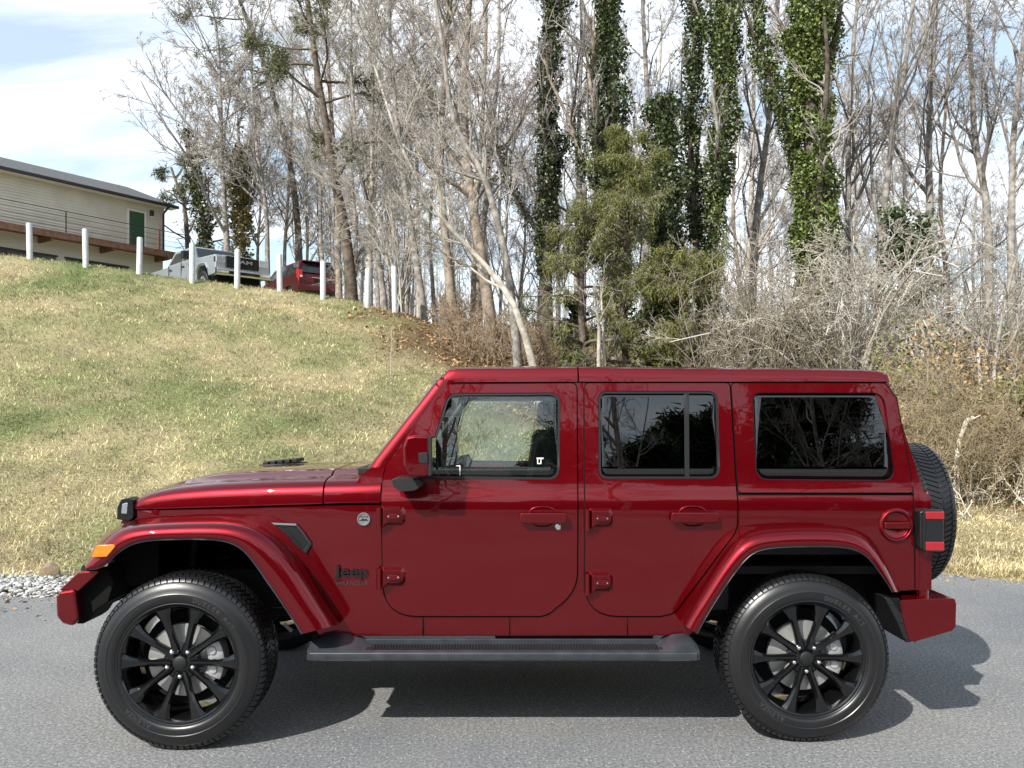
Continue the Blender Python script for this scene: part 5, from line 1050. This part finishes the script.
# ---------------------------------------------------------------- wheels
def build_wheel(parent):
    wh = None
    bm = bmesh.new()
    # barrel and lip (front face at y=0 looking toward -y)
    lathe(bm, [(.280,.012),(.283,.015),(.281,.006),(.274,.005),(.268,.011),(.264,.024),(.256,.05),(.250,.09),(.246,.20),(.255,.255),(.270,.262)], 96)
    # spokes
    def P3(r, a, y): return Vector((r*math.cos(a), y, r*math.sin(a)))
    base = R(54)
    for k in range(5):
        for sg in (-1,1):
            a_h = base+k*R(72)+sg*R(13); a_r = base+k*R(72)+sg*R(18.5)
            ph = P3(.045,a_h,0); prr = P3(.266,a_r,0); d = (prr-ph).normalized(); nn = Vector((d.z,0,-d.x))
            rows = []
            for t, w, yf, dep in ((0,.015,.036,.026),(.15,.016,.032,.026),(.4,.0135,.026,.026),(.65,.015,.020,.026),(.83,.022,.015,.026),(1.0,.037,.012,.026)):
                c = ph+(prr-ph)*t
                rows.append([bm.verts.new(c+nn*w*q+Vector((0,yy,0))) for q, yy in ((-1.3,yf+dep),(-1.2,yf+.012),(-.62,yf),(.0,yf+.002 if t<.8 else yf),(.62,yf),(1.2,yf+.012),(1.3,yf+dep))])
            for A_, B_ in zip(rows, rows[1:]):
                for q in range(6): bm.faces.new((A_[q],A_[q+1],B_[q+1],B_[q]))
                bm.faces.new((A_[6],A_[0],B_[0],B_[6]))
            bm.faces.new(rows[0]); bm.faces.new(rows[-1][::-1])
    lathe(bm, [(0,.036),(.030,.036),(.033,.040),(.055,.046),(.078,.046),(.085,.052),(.085,.10)], 40)
    wh = bmobj('wheel', bm, M_gloss, parent, smooth=22, local=True)
    bm = bmesh.new(); lathe(bm, [(0,.028),(.024,.028),(.031,.032),(.033,.042)], 28); bmobj('centre_cap', bm, M_black, wh, smooth=40, local=True)
    for k in range(5):
        a = base+k*R(72); bm = bmesh.new(); lathe(bm, [(0,.022),(.006,.023),(.0105,.028),(.0115,.046)], 12, M=Matrix.Translation(P3(.0635,a,0))); bmobj('lug_nut', bm, M_chrome, wh, smooth=40, local=True)
    # brake
    bm = bmesh.new(); lathe(bm, [(.07,.070),(.078,.082),(.095,.088),(.172,.088),(.174,.091),(.174,.112),(.08,.114)], 64); bmobj('brake_disc', bm, M_disc, wh, smooth=30, local=True)
    bm = bmesh.new()
    rows = []
    for t in np.linspace(-.52,.52,9):
        rows.append([bm.verts.new(P3(r_,t+.05,yy)) for r_, yy in ((.115,.075),(.125,.064),(.175,.062),(.195,.072),(.202,.13),(.118,.13))])
    for A_, B_ in zip(rows, rows[1:]):
        for q in range(6): bm.faces.new((A_[q],A_[(q+1)%6],B_[(q+1)%6],B_[q]))
    bm.faces.new(rows[0]); bm.faces.new(rows[-1][::-1])
    for t in (-.3,.3):
        lathe(bm, [(0,.054),(.018,.055),(.022,.064)], 14, M=Matrix.Translation(P3(.152,t+.05,0)))
    bmobj('brake_caliper', bm, M_alloy, wh, smooth=35, local=True)
    bm = bmesh.new(); lathe(bm, [(.0,.150),(.225,.150),(.228,.19)], 40); bmobj('dust_shield', bm, M_under, wh, local=True)
    # tyre
    bm = bmesh.new(); half = [(.268,.036),(.273,.020),(.279,.010),(.286,.003),(.291,.0045),(.295,.000),(.305,-.004),(.322,-.006),(.330,-.004),(.333,-.0065),(.337,-.004),(.352,-.001),(.366,.005),(.378,.012),(.388,.020),(.397,.034),(.4025,.055),(.405,.09),(.4058,.1375)]
    prof = half+[(r_, .275-y) for r_, y in half[-2::-1]]
    lathe(bm, prof, 144)
    rg_ = random.Random(2); nl = 84
    def block(a0, a1, y0, y1, r0, r1, r2=None, tw=0):
        vs = []
        for a in (a0, a1):
            for y, rt in ((y0, r1), (y1, r2 or r1)):
                for r_ in (r0 if y != y0 or r2 is None else r0, rt):
                    aa = a+tw*(y-.1375); vs.append(bm.verts.new(P3(r_, aa, y)))
        for f in ((0,1,3,2),(4,6,7,5),(0,4,5,1),(2,3,7,6),(0,2,6,4),(1,5,7,3)): bm.faces.new([vs[i] for i in f])
    for k in range(nl):
        a = 2*math.pi*k/nl; da = 2*math.pi/nl
        for m_ in (0,1):
            Y_ = (lambda y: y) if m_ == 0 else (lambda y: .275-y)
            # shoulder lug wrapping onto the side wall
            a0, a1 = a+m_*da*.5, a+m_*da*.5+da*(.80 if k % 2 else .74)
            rows = []
            for aa in (a0, a1):
                rows.append([bm.verts.new(P3(r_, aa+ (y-.02)*.6, Y_(y))) for r_, y in ((.386,.020),(.388,.0155),(.398,.0205),(.4072,.033),(.4095,.048),(.400,.050))])
            for q in range(5): bm.faces.new((rows[0][q],rows[0][q+1],rows[1][q+1],rows[1][q]))
            for r_ in rows: bm.faces.new(r_)
            block(a+.15*da, a+.78*da, Y_(.056), Y_(.094), .400, .4115, tw=1.2 if m_ == 0 else 1.2)
        block(a+.1*da, a+.70*da, .102, .173, .400, .4120, tw=-.9)
    bmobj('tyre', bm, M_tyre, wh, smooth=34, local=True)
    for arc0, sgn, s_ in ((R(52), 1, 'DUELER A/T'), (R(232), 1, 'ALENZA')):
        vsall = None
        cu_me = []
        for q, ch in enumerate(s_):
            if ch == ' ': continue
            a = arc0-(q-len(s_)/2)*R(4.4)
            cu = bpy.data.curves.new('c','FONT'); cu.body = ch; cu.size = .031; cu.extrude = .0012; cu.offset = .0006; cu.align_x = 'CENTER'; cu.align_y = 'CENTER'; cu.resolution_u = 2
            o = bpy.data.objects.new('c', cu); C.objects.link(o); bpy.context.view_layer.update(); me = bpy.data.meshes.new_from_object(o.evaluated_get(bpy.context.evaluated_depsgraph_get())); bpy.data.objects.remove(o); bpy.data.curves.remove(cu)
            me.transform(Matrix.Translation(P3(.313,a,-.0052)) @ Matrix.Rotation(-(a-R(90)),4,'Y') @ Matrix.Rotation(R(90),4,'X')); cu_me.append(me)
        bm = bmesh.new()
        for me in cu_me: bm.from_mesh(me); bpy.data.meshes.remove(me)
        bmobj('tyre_lettering', bm, M_sidetext, wh, local=True)
    return wh
M_sidetext = pmat('raised_tyre_letters', (.035,.035,.035), .4)
w0 = build_wheel(suv); rl = suv.location
w0.location = (WX[0]-rl.x, 3.94-rl.y, .419); w0.scale = (1.015,1.015,1.015)
for wx, yy, rz_ in ((WX[1],4.04,0),(WX[0],5.905,math.pi),(WX[1],5.905,math.pi)):
    c = copy_tree(w0, suv); c.location = (wx-rl.x, yy-rl.y, .413 if yy < 4.1 else .419); c.scale = ((1.0,)*3 if yy < 4.1 else (1.015,)*3); c.rotation_euler = (0,0,rz_)
# rear wheel turned a little
sp = copy_tree(w0, suv); sp.name = 'spare_wheel'; sp.scale = (1,1,1); sp.location = (2.462-rl.x, 0, 1.035); sp.rotation_euler = (0,0,R(90))
for ch in list(sp.children):
    if ch.name.split('.')[0] in ('brake_caliper','brake_disc','dust_shield'): bpy.data.objects.remove(ch)
bm = bmesh.new(); tube(bm, [(xr0-.01,YC,1.035),(2.40,YC,1.035)], [.14,.09], 20); bmobj('spare_carrier', bm, M_black, suv, smooth=40)
# ---------------------------------------------------------------- guard posts along the top of the bank
M_post = pmat('galvanised_white_post', (.50,.52,.54), .45, .15, noise=(9,(.62,.63,.64),.4,.65), bump=(40,.2,.003))
post0 = None
pdat = [(30,223,262,'leftmost white post along the crest in front of the house'),(86,229,269,'second white post from the left in front of the house deck'),(139,237,275,'white post just right of the green door'),(192,243,281,'white post in front of the cab of the silver pickup'),(237,249,286,'white post in front of the left end of the pickup grille'),(280,254,291,'white post in front of the left side of the red van'),(323,261,296,'white post in front of the right rear corner of the red van'),(367,268,304,'second white post from the right beside bare trees'),(395,266,309,'rightmost and tallest white post on the crest')]
for px_, top, bot, lb in pdat:
    cy, yc = crest(np.array([px_])); Y_ = float(yc[0])-.1; b = pbase(px_, Y_, .25); h = CH+(HY-top)*Y_/FP-b.z
    bm = bmesh.new(); r_ = .08
    prof = [(r_,0),(r_,h-.03),(r_-.012,h-.008),(r_-.05,h),(0,h+.003)]
    rings = [[bm.verts.new((max(q,.001)*math.cos(k*math.pi/10), max(q,.001)*math.sin(k*math.pi/10), z)) for k in range(20)] for q, z in prof]
    for A_, B_ in zip(rings, rings[1:]):
        for k in range(20): bm.faces.new((A_[k],A_[(k+1)%20],B_[(k+1)%20],B_[k]))
    o = bmobj('guard_post', bm, M_post, None, smooth=40); o.location = b; o.rotation_euler = (R(random.Random(px_).uniform(-1.2,1.2)), R(random.Random(px_+1).uniform(-1.2,1.2)), 0)
    tag(o, lb, 'post', 'white guard posts along the crest')
# ---------------------------------------------------------------- house on the hill
E0 = Vector((-18.97, 45.0)); ang = math.atan2(-.579, -.815)     # local +x runs along the wall away from the far corner; local +y out of the facade
# local frame: x along -d (to the left/near), y outwards n
hx = Vector((-.579,-.815)); hn = Vector((.815,-.579))
house = empty('house', (E0.x, E0.y, 0), math.atan2(hx.y, hx.x), 'long beige sided house with dark roof and green door above the bank', 'house')
# rotation maps local x to hx; local y = (-hx.y, hx.x) = (.815,-.579) = outward
M_side = pmat('beige_siding', (.62,.59,.51), .6, noise=(1.2,(.68,.65,.57),.4,.6)); M_wallw = pmat('white_block_wall', (.66,.65,.62), .8, bump=(8,.3,.01)); M_roof = pmat('dark_shingles', (.055,.057,.06), .9, noise=(14,(.11,.11,.115),.4,.6), bump=(9,.8,.02))
M_wtrim = pmat('white_trim', (.75,.75,.73), .5); M_greend = pmat('green_door_paint', (.03,.095,.045), .45); M_wood = pmat('stained_deck_wood', (.17,.085,.055), .7, noise=(5,(.24,.13,.09),.4,.6)); M_dkmetal = pmat('dark_metal', (.03,.03,.032), .5)
M_dkwin = pmat('dark_window', (.02,.024,.028), .08, coat=.5)
def hb(name, x0, x1, y0, y1, z0, z1, mat, parent=None, bevel=.004):
    bm = bmesh.new(); box(bm, x0, x1, y0, y1, z0, z1); return bmobj(name, bm, mat, parent or house, bevel=bevel, local=True)
GZ_, DZ, EZ = 6.8, 10.35, 12.98; LH = 26
hb('lower_wall', 0, LH, -9, 0, GZ_-.6, DZ, M_wallw)
hb('upper_wall', .01, LH, -9, -.03, DZ, EZ, M_side)
bm = bmesh.new(); nl = 19; lh = (EZ-DZ)/nl
for k in range(nl):
    z = DZ+k*lh; vs = [bm.verts.new(p) for p in ((-.0,-.03,z),(-.0,.045,z),(-.0,.004,z+lh),(-.0,-.03,z+lh))]; ws_ = [bm.verts.new((LH,v.co.y,v.co.z)) for v in vs]
    bm.faces.new(vs); bm.faces.new(ws_[::-1]); [bm.faces.new((vs[q],ws_[q],ws_[(q+1)%4],vs[(q+1)%4])) for q in range(4)]
bmobj('siding', bm, M_side, house, local=True)
hb('corner_trim', -.06, .07, -.07, .035, DZ, EZ, M_side)
# roof
bm = bmesh.new(); ry, rz = -4.5, 14.95; x0, x1 = -.55, LH+.5; ov = .55; s_ = (rz-EZ-.1)/(4.5)
sec = [(ov, EZ-.02-ov*s_*.0), (ov, EZ+.10), (ry, rz), (-9-ov, EZ+.10), (-9-ov, EZ-.02), (ry, rz-.16)]
va = [bm.verts.new((x0,y,z)) for y,z in sec]; vb = [bm.verts.new((x1,y,z)) for y,z in sec]
bm.faces.new(va[:3]+[va[5]]); bm.faces.new([va[2],va[3],va[4],va[5]])
[bm.faces.new((va[k],vb[k],vb[(k+1)%6],va[(k+1)%6])) for k in range(6)]; bm.faces.new([vb[0],vb[1],vb[2],vb[5]]); bm.faces.new([vb[2],vb[3],vb[4],vb[5]])
bmobj('roof', bm, M_roof, house, local=True)
bm = bmesh.new(); prism(bm, [(0,0)]*0 or [(-9.0,EZ),(0,EZ),(ry,rz-.2)], .0, .02, fn=lambda c: Vector((c.y+.02, c.x, c.z))); bmobj('gable', bm, M_side, house, local=True)
hb('soffit', -.5, LH, -.03, ov-.01, EZ-.06, EZ-.02, M_wtrim)
hb('gutter', -.56, LH, ov-.02, ov+.11, EZ-.06, EZ+.09, M_dkmetal, bevel=.02)
bm = bmesh.new(); tube(bm, [(-.0,ov+.03,EZ-.03),(.02,.30,EZ-.22),(.03,.10,EZ-.36),(.03,.10,DZ+.1)], .055, 8); bmobj('downspout', bm, M_dkmetal, house, smooth=40, local=True)
# door and frame, lamp
dr = hb('door', 1.10, 1.95, .0, .05, DZ+.05, DZ+2.08, M_greend)
hb('door_frame', 1.95, 2.05, .0, .07, DZ, DZ+2.18, M_wtrim, dr); hb('door_frame', 1.0, 1.10, .0, .07, DZ, DZ+2.18, M_wtrim, dr); hb('door_frame', 1.10, 1.95, .0, .07, DZ+2.08, DZ+2.18, M_wtrim, dr)
for k in range(3): hb('door_panel', 1.24, 1.81, .05, .06, DZ+.2+.62*k, DZ+.72+.62*k, M_greend, dr)
bm = bmesh.new(); bmesh.ops.create_uvsphere(bm, u_segments=10, v_segments=8, radius=.035, matrix=Matrix.Translation((1.80,.09,DZ+1.0))); bmobj('handle', bm, M_alloy, dr, local=True)
lm = hb('wall_lamp', .62, .80, .02, .18, DZ+2.0, DZ+2.32, M_dkmetal, bevel=.02); bm = bmesh.new(); box(bm, .64, .78, .04, .16, DZ+1.93, DZ+2.02); bmobj('lamp_glass', bm, M_white, lm, local=True)
# lower openings
for a, b_ in ((2.0,5.2),(5.65,9.6),(10.1,14)):
    w_ = hb('window', a, b_, .0, .03, GZ_+.3, 9.40, M_dkwin); hb('frame', a-.06, b_+.06, .0, .06, 9.40, 9.48, M_dkmetal, w_)
# deck with rails
dk = 1.35
deck = hb('deck', -.75, LH, .0, dk, DZ-.10, DZ, M_wood); hb('fascia', -.80, LH, dk, dk+.05, DZ-.30, DZ+.02, M_wood, deck); hb('fascia', -.80, -.75, .0, dk, DZ-.30, DZ+.02, M_wood, deck)
for k in range(9): hb('deck_bracket', .4+3.0*k, .5+3.0*k, .0, dk-.05, DZ-.42, DZ-.12, M_wood, deck)
rail = hb('railing', -.78, LH, dk-.02, dk+.02, DZ+1.03, DZ+1.06, M_dkmetal, deck, 0)
for z in (.28,.55,.80): hb('rail_wire', -.78, LH, dk-.007, dk+.007, DZ+z-.007, DZ+z+.007, M_dkmetal, deck, 0)
for k in range(9): hb('rail_post', -.78+3.3*k, -.74+3.3*k, dk-.02, dk+.02, DZ, DZ+1.05, M_dkmetal, deck, 0)
hb('rail_post', 1.0, 1.09, dk-.05, dk+.04, DZ, DZ+1.1, M_wood, deck, .01)
for z in (.55,1.03): hb('rail_wire', -.78, -.75, .0, dk, DZ+z-.01, DZ+z+.015, M_dkmetal, deck, 0)
bm = bmesh.new(); tube(bm, [(-.76,dk,DZ+1.0),(-1.9,dk-.1,DZ-.4)], .018, 6); tube(bm, [(-.76,.2,DZ+1.0),(-1.9,.2,DZ-.4)], .018, 6); tube(bm, [(-.76,dk-.05,DZ+.02),(-3.4,dk-.1,GZ_)], .06, 4); bmobj('stair_rail', bm, M_dkmetal, deck, local=True)
# ---------------------------------------------------------------- pickup
M_silver = pmat('silver_paint', (.40,.45,.50), .3, .5, 1.0); M_vred = pmat('van_red_paint', (.10,.005,.008), .3, .5, 1.0)
def lathe_wheel(parent, x, y, r, wd, rimmat, out):
    bm = bmesh.new(); M_ = Matrix.Translation((x,y,r)) @ (Matrix() if out < 0 else Matrix.Rotation(math.pi,4,'Z'))
    lathe(bm, [(r*.60,.03),(r*.66,.0),(r*.88,.0),(r*.98,.03),(r,.07),(r,wd-.05),(r*.9,wd)], 32, M=M_); w_ = bmobj('wheel', bm, M_tyre, parent, smooth=40, local=True)
    bm = bmesh.new(); lathe(bm, [(0,.03),(r*.12,.03),(r*.18,.05),(r*.5,.07),(r*.58,.02),(r*.62,.02)], 32, M=M_)
    for k in range(8):
        a = k*math.pi/4; box(bm, -.02, .02, .02, .06, r*.1, r*.58, M_ @ Matrix.Rotation(a,4,'Y'))
    bmobj('rim', bm, rimmat, w_, smooth=30, local=True); return w_
def sideglass(parent, poly, y, s, mat, name='side_window'):
    bm = bmesh.new(); vs = [bm.verts.new((x, y(z)*s, z)) for x, z in poly]; bm.faces.new(vs); return bmobj(name, bm, mat, parent, local=True)
def pickup():
    px_, Y_ = 206, 34.5; x_ = (px_-512)*Y_/FP
    hd = math.atan2(-.72, .70)        # heading of the nose
    t = empty('pickup_truck', (x_, Y_, 0), hd, 'silver crew cab pickup with black grille parked behind the white posts', 'pickup truck'); t.location.z = tz(x_, Y_)-.50; t.scale = (1.10,1.10,1.10)
    W = 1.0
    # local: +x nose, y sides
    def hull(name, prof, w0_, w1_, z0, z1, mat, par=t, bev=.05):
        bm = bmesh.new(); prism(bm, rnd(prof,4), -1, 1, fn=lambda c: Vector((c.x, c.y*(w0_+(w1_-w0_)*min(max((c.z-z0)/(z1-z0),0),1)), c.z))); return bmobj(name, bm, mat, par, bevel=bev, seg=3, local=True)
    # body with wheel openings: lower side profile
    prof = [(2.95,.62,.05),(2.98,1.18,.12),(2.85,1.30,.08),(1.35,1.36,.05),(-3.0,1.36,.05),(-3.02,.62,.05),(-2.35,.55),(-2.30,.80,.1),(-2.15,1.0,.1),(-1.70,1.0,.1),(-1.45,.80,.1),(-1.40,.50),(1.40,.50),(1.46,.82,.1),(1.62,1.02,.1),(2.15,1.02,.1),(2.34,.80,.1),(2.40,.60)]
    body = hull('body', prof, 1.0, .95, .9, 1.4, M_silver)
    hull('cab', [(1.25,1.34,.05),(.72,1.86,.12),(.55,1.93,.1),(-1.05,1.93,.12),(-1.28,1.34,.05)], .95, .74, 1.36, 1.93, M_silver)
    hull('hood_bulge', [(2.80,1.28,.05),(2.70,1.345,.05),(1.25,1.42,.05),(1.25,1.3,0)], .62, .55, 1.28, 1.42, M_silver, t, .03)
    wy = lambda z: (.95+(.74-.95)*min(max((z-1.36)/.57,0),1))+.012
    for s in (1,-1):
        for poly in ([(1.02,1.42),(.62,1.80),(.14,1.83),(.14,1.42)],[(.04,1.42),(.04,1.83),(-.86,1.82),(-1.08,1.42)]): sideglass(t, poly, wy, s, M_dkwin)
        hb2 = bmesh.new(); box(hb2, .75, .95, s*1.0, s*1.28, 1.38, 1.66); bmobj('mirror', hb2, M_black, t, bevel=.03, local=True)
        for xx in (.12,-1.02):
            hb2 = bmesh.new(); box(hb2, xx-.008, xx+.008, s*.985, s*1.006, .62, 1.36); bmobj('door_seam', hb2, M_seal, t, local=True)
            hb2 = bmesh.new(); box(hb2, xx+.06, xx+.28, s*1.0, s*1.02, 1.16, 1.21); bmobj('door_handle', hb2, M_black, t, bevel=.01, local=True)
        hb2 = bmesh.new(); box(hb2, 2.80, 3.01, s*.62, s*.985, 1.00, 1.24); hl = bmobj('headlight', hb2, M_chrome, t, bevel=.03, local=True)
        hb2 = bmesh.new(); tube(hb2, [(1.36,s*.99,.62),(1.42,s*1.0,.86),(1.60,s*1.0,1.07),(1.88,s*1.0,1.11),(2.18,s*1.0,1.07),(2.38,s*1.0,.86)], .035, 6); bmobj('arch_moulding', hb2, M_silver, t, smooth=50, local=True)
        for xx in (1.88,-1.92): lathe_wheel(t, xx, s*.98 if s > 0 else s*.98, .42, .28, M_chrome, -1 if s < 0 else 1)
        hb2 = bmesh.new(); box(hb2, 2.93, 3.10, s*.66, s*.92, .60, .72); bmobj('fog_lamp', hb2, M_smoke, t, bevel=.03, local=True)
    bm = bmesh.new(); vs = [bm.verts.new(p) for p in ((1.17,-.84,1.42),(.74,-.72,1.83),(.74,.72,1.83),(1.17,.84,1.42))]; bm.faces.new(vs)
    for v in vs: v.co.x += .045; v.co.z += .02
    bmobj('windscreen', bm, M_dkwin, t, local=True)
    bm = bmesh.new(); box(bm, 2.86, 3.02, -.62, .62, .86, 1.27); g = bmobj('grille', bm, M_gloss, t, bevel=.03, local=True)
    for z in (.95,1.02,1.16,1.22):
        bm = bmesh.new(); box(bm, 3.0, 3.035, -.56, .56, z-.012, z+.012); bmobj('grille_bar', bm, M_smoke, g, local=True)
    me = text('grille_lettering', 'RAM', .17, Vector((0,0,0)), Matrix.Identity(3), M_chrome, None, .01, .003, 2.0); me.parent = g; me.data.transform(Matrix.Translation((3.05,0,1.09)) @ Matrix.Rotation(R(90),4,'Z') @ Matrix.Rotation(R(90),4,'X'))
    bm = bmesh.new(); prism(bm, rnd([(2.85,.56,.04),(3.12,.56,.06),(3.14,.80,.06),(2.85,.84,.04)],3), -.99, .99); b_ = bmobj('bumper', bm, M_chrome, t, bevel=.03, local=True)
    bm = bmesh.new(); box(bm, 3.05, 3.15, -.58, .58, .62, .73); bmobj('bumper_intake', bm, M_gloss, b_, bevel=.02, local=True)
    bm = bmesh.new(); box(bm, -2.9, 2.7, -.8, .8, .42, .75); bmobj('chassis', bm, M_under, t, local=True)
    return t
def minivan():
    px_, Y_ = 297, 38.0; x_ = (px_-512)*Y_/FP; hd = math.atan2(.80, -.60)
    t = empty('minivan', (x_, Y_, 0), hd, 'dark red minivan seen from behind among the white posts', 'van'); t.location.z = tz(x_, Y_)-.1
    def hull(name, prof, w0_, w1_, z0, z1, mat, bev=.06):
        bm = bmesh.new(); prism(bm, rnd(prof,4), -1, 1, fn=lambda c: Vector((c.x, c.y*(w0_+(w1_-w0_)*min(max((c.z-z0)/(z1-z0),0),1)), c.z))); return bmobj(name, bm, mat, t, bevel=bev, seg=3, local=True)
    hull('body', [(2.55,.45,.1),(2.60,.80,.15),(2.35,.98,.2),(1.5,1.12,.1),(-2.42,1.16,.05),(-2.55,.85,.1),(-2.55,.42,.1),(-1.85,.32),(-1.80,.55,.1),(-1.62,.70,.1),(-1.20,.70,.1),(-1.02,.55,.1),(-.98,.30),(1.0,.30),(1.05,.55,.1),(1.2,.70,.1),(1.62,.70,.1),(1.80,.55,.1),(1.85,.35)], .99, .96, .7, 1.16, M_vred)
    hull('cabin', [(1.55,1.10,.05),(.75,1.66,.2),(.4,1.75,.15),(-2.05,1.74,.15),(-2.40,1.14,.05)], .96, .74, 1.14, 1.75, M_vred)
    wy = lambda z: (.96+(.74-.96)*min(max((z-1.14)/.61,0),1))+.012
    for s in (1,-1):
        for poly in ([(1.12,1.18),(.72,1.58),(.15,1.62),(.15,1.18)],[(.05,1.18),(.05,1.62),(-1.05,1.62),(-1.05,1.18)],[(-1.15,1.18),(-1.15,1.62),(-1.85,1.60),(-2.10,1.18)]): sideglass(t, poly, wy, s, M_dkwin)
        bm = bmesh.new(); prism(bm, rnd([(-2.60,.88,.03),(-2.52,1.28,.04),(-2.25,1.30,.04),(-2.35,.92,.04)],3), s*.80, s*.985); tl = bmobj('tail_lamp', bm, pmat('van_lamp_red',(.40,.015,.015),.25,coat=1) if s == 1 else bpy.data.materials['van_lamp_red'], t, bevel=.02, local=True)
        bm = bmesh.new(); box(bm, -2.615, -2.58, s*.82, s*.92, .96, 1.02); bmobj('reversing_lamp', bm, M_white, tl, bevel=.01, local=True)
        for xx in (1.42,-1.42): lathe_wheel(t, xx, s*.97, .34, .22, M_alloy, -1 if s < 0 else 1)
        bm = bmesh.new(); box(bm, .75, .95, s*.97, s*1.16, 1.12, 1.26); bmobj('mirror', bm, M_vred, t, bevel=.03, local=True)
    bm = bmesh.new(); bm.faces.new([bm.verts.new(p) for p in ((-2.445,-.80,1.20),(-2.14,-.66,1.64),(-2.14,.66,1.64),(-2.445,.80,1.20))]); bmobj('rear_window', bm, M_dkwin, t, local=True)
    bm = bmesh.new(); box(bm, -2.30, -2.0, -.66, .66, 1.70, 1.755); bmobj('spoiler', bm, M_vred, t, bevel=.02, local=True)
    bm = bmesh.new(); prism(bm, rnd([(-2.45,.36,.05),(-2.66,.40,.06),(-2.66,.64,.06),(-2.45,.68,.03)],3), -.97, .97); bmobj('bumper', bm, M_vred, t, bevel=.03, local=True)
    bm = bmesh.new(); box(bm, -2.575, -2.55, -.26, .26, .80, .93); bmobj('plate_recess', bm, M_gloss, t, bevel=.01, local=True)
    bm = bmesh.new(); box(bm, -2.62, -2.55, -.40, .40, .955, .985); bmobj('tailgate_trim', bm, M_chrome, t, bevel=.008, local=True)
    return t
pickup(); minivan()
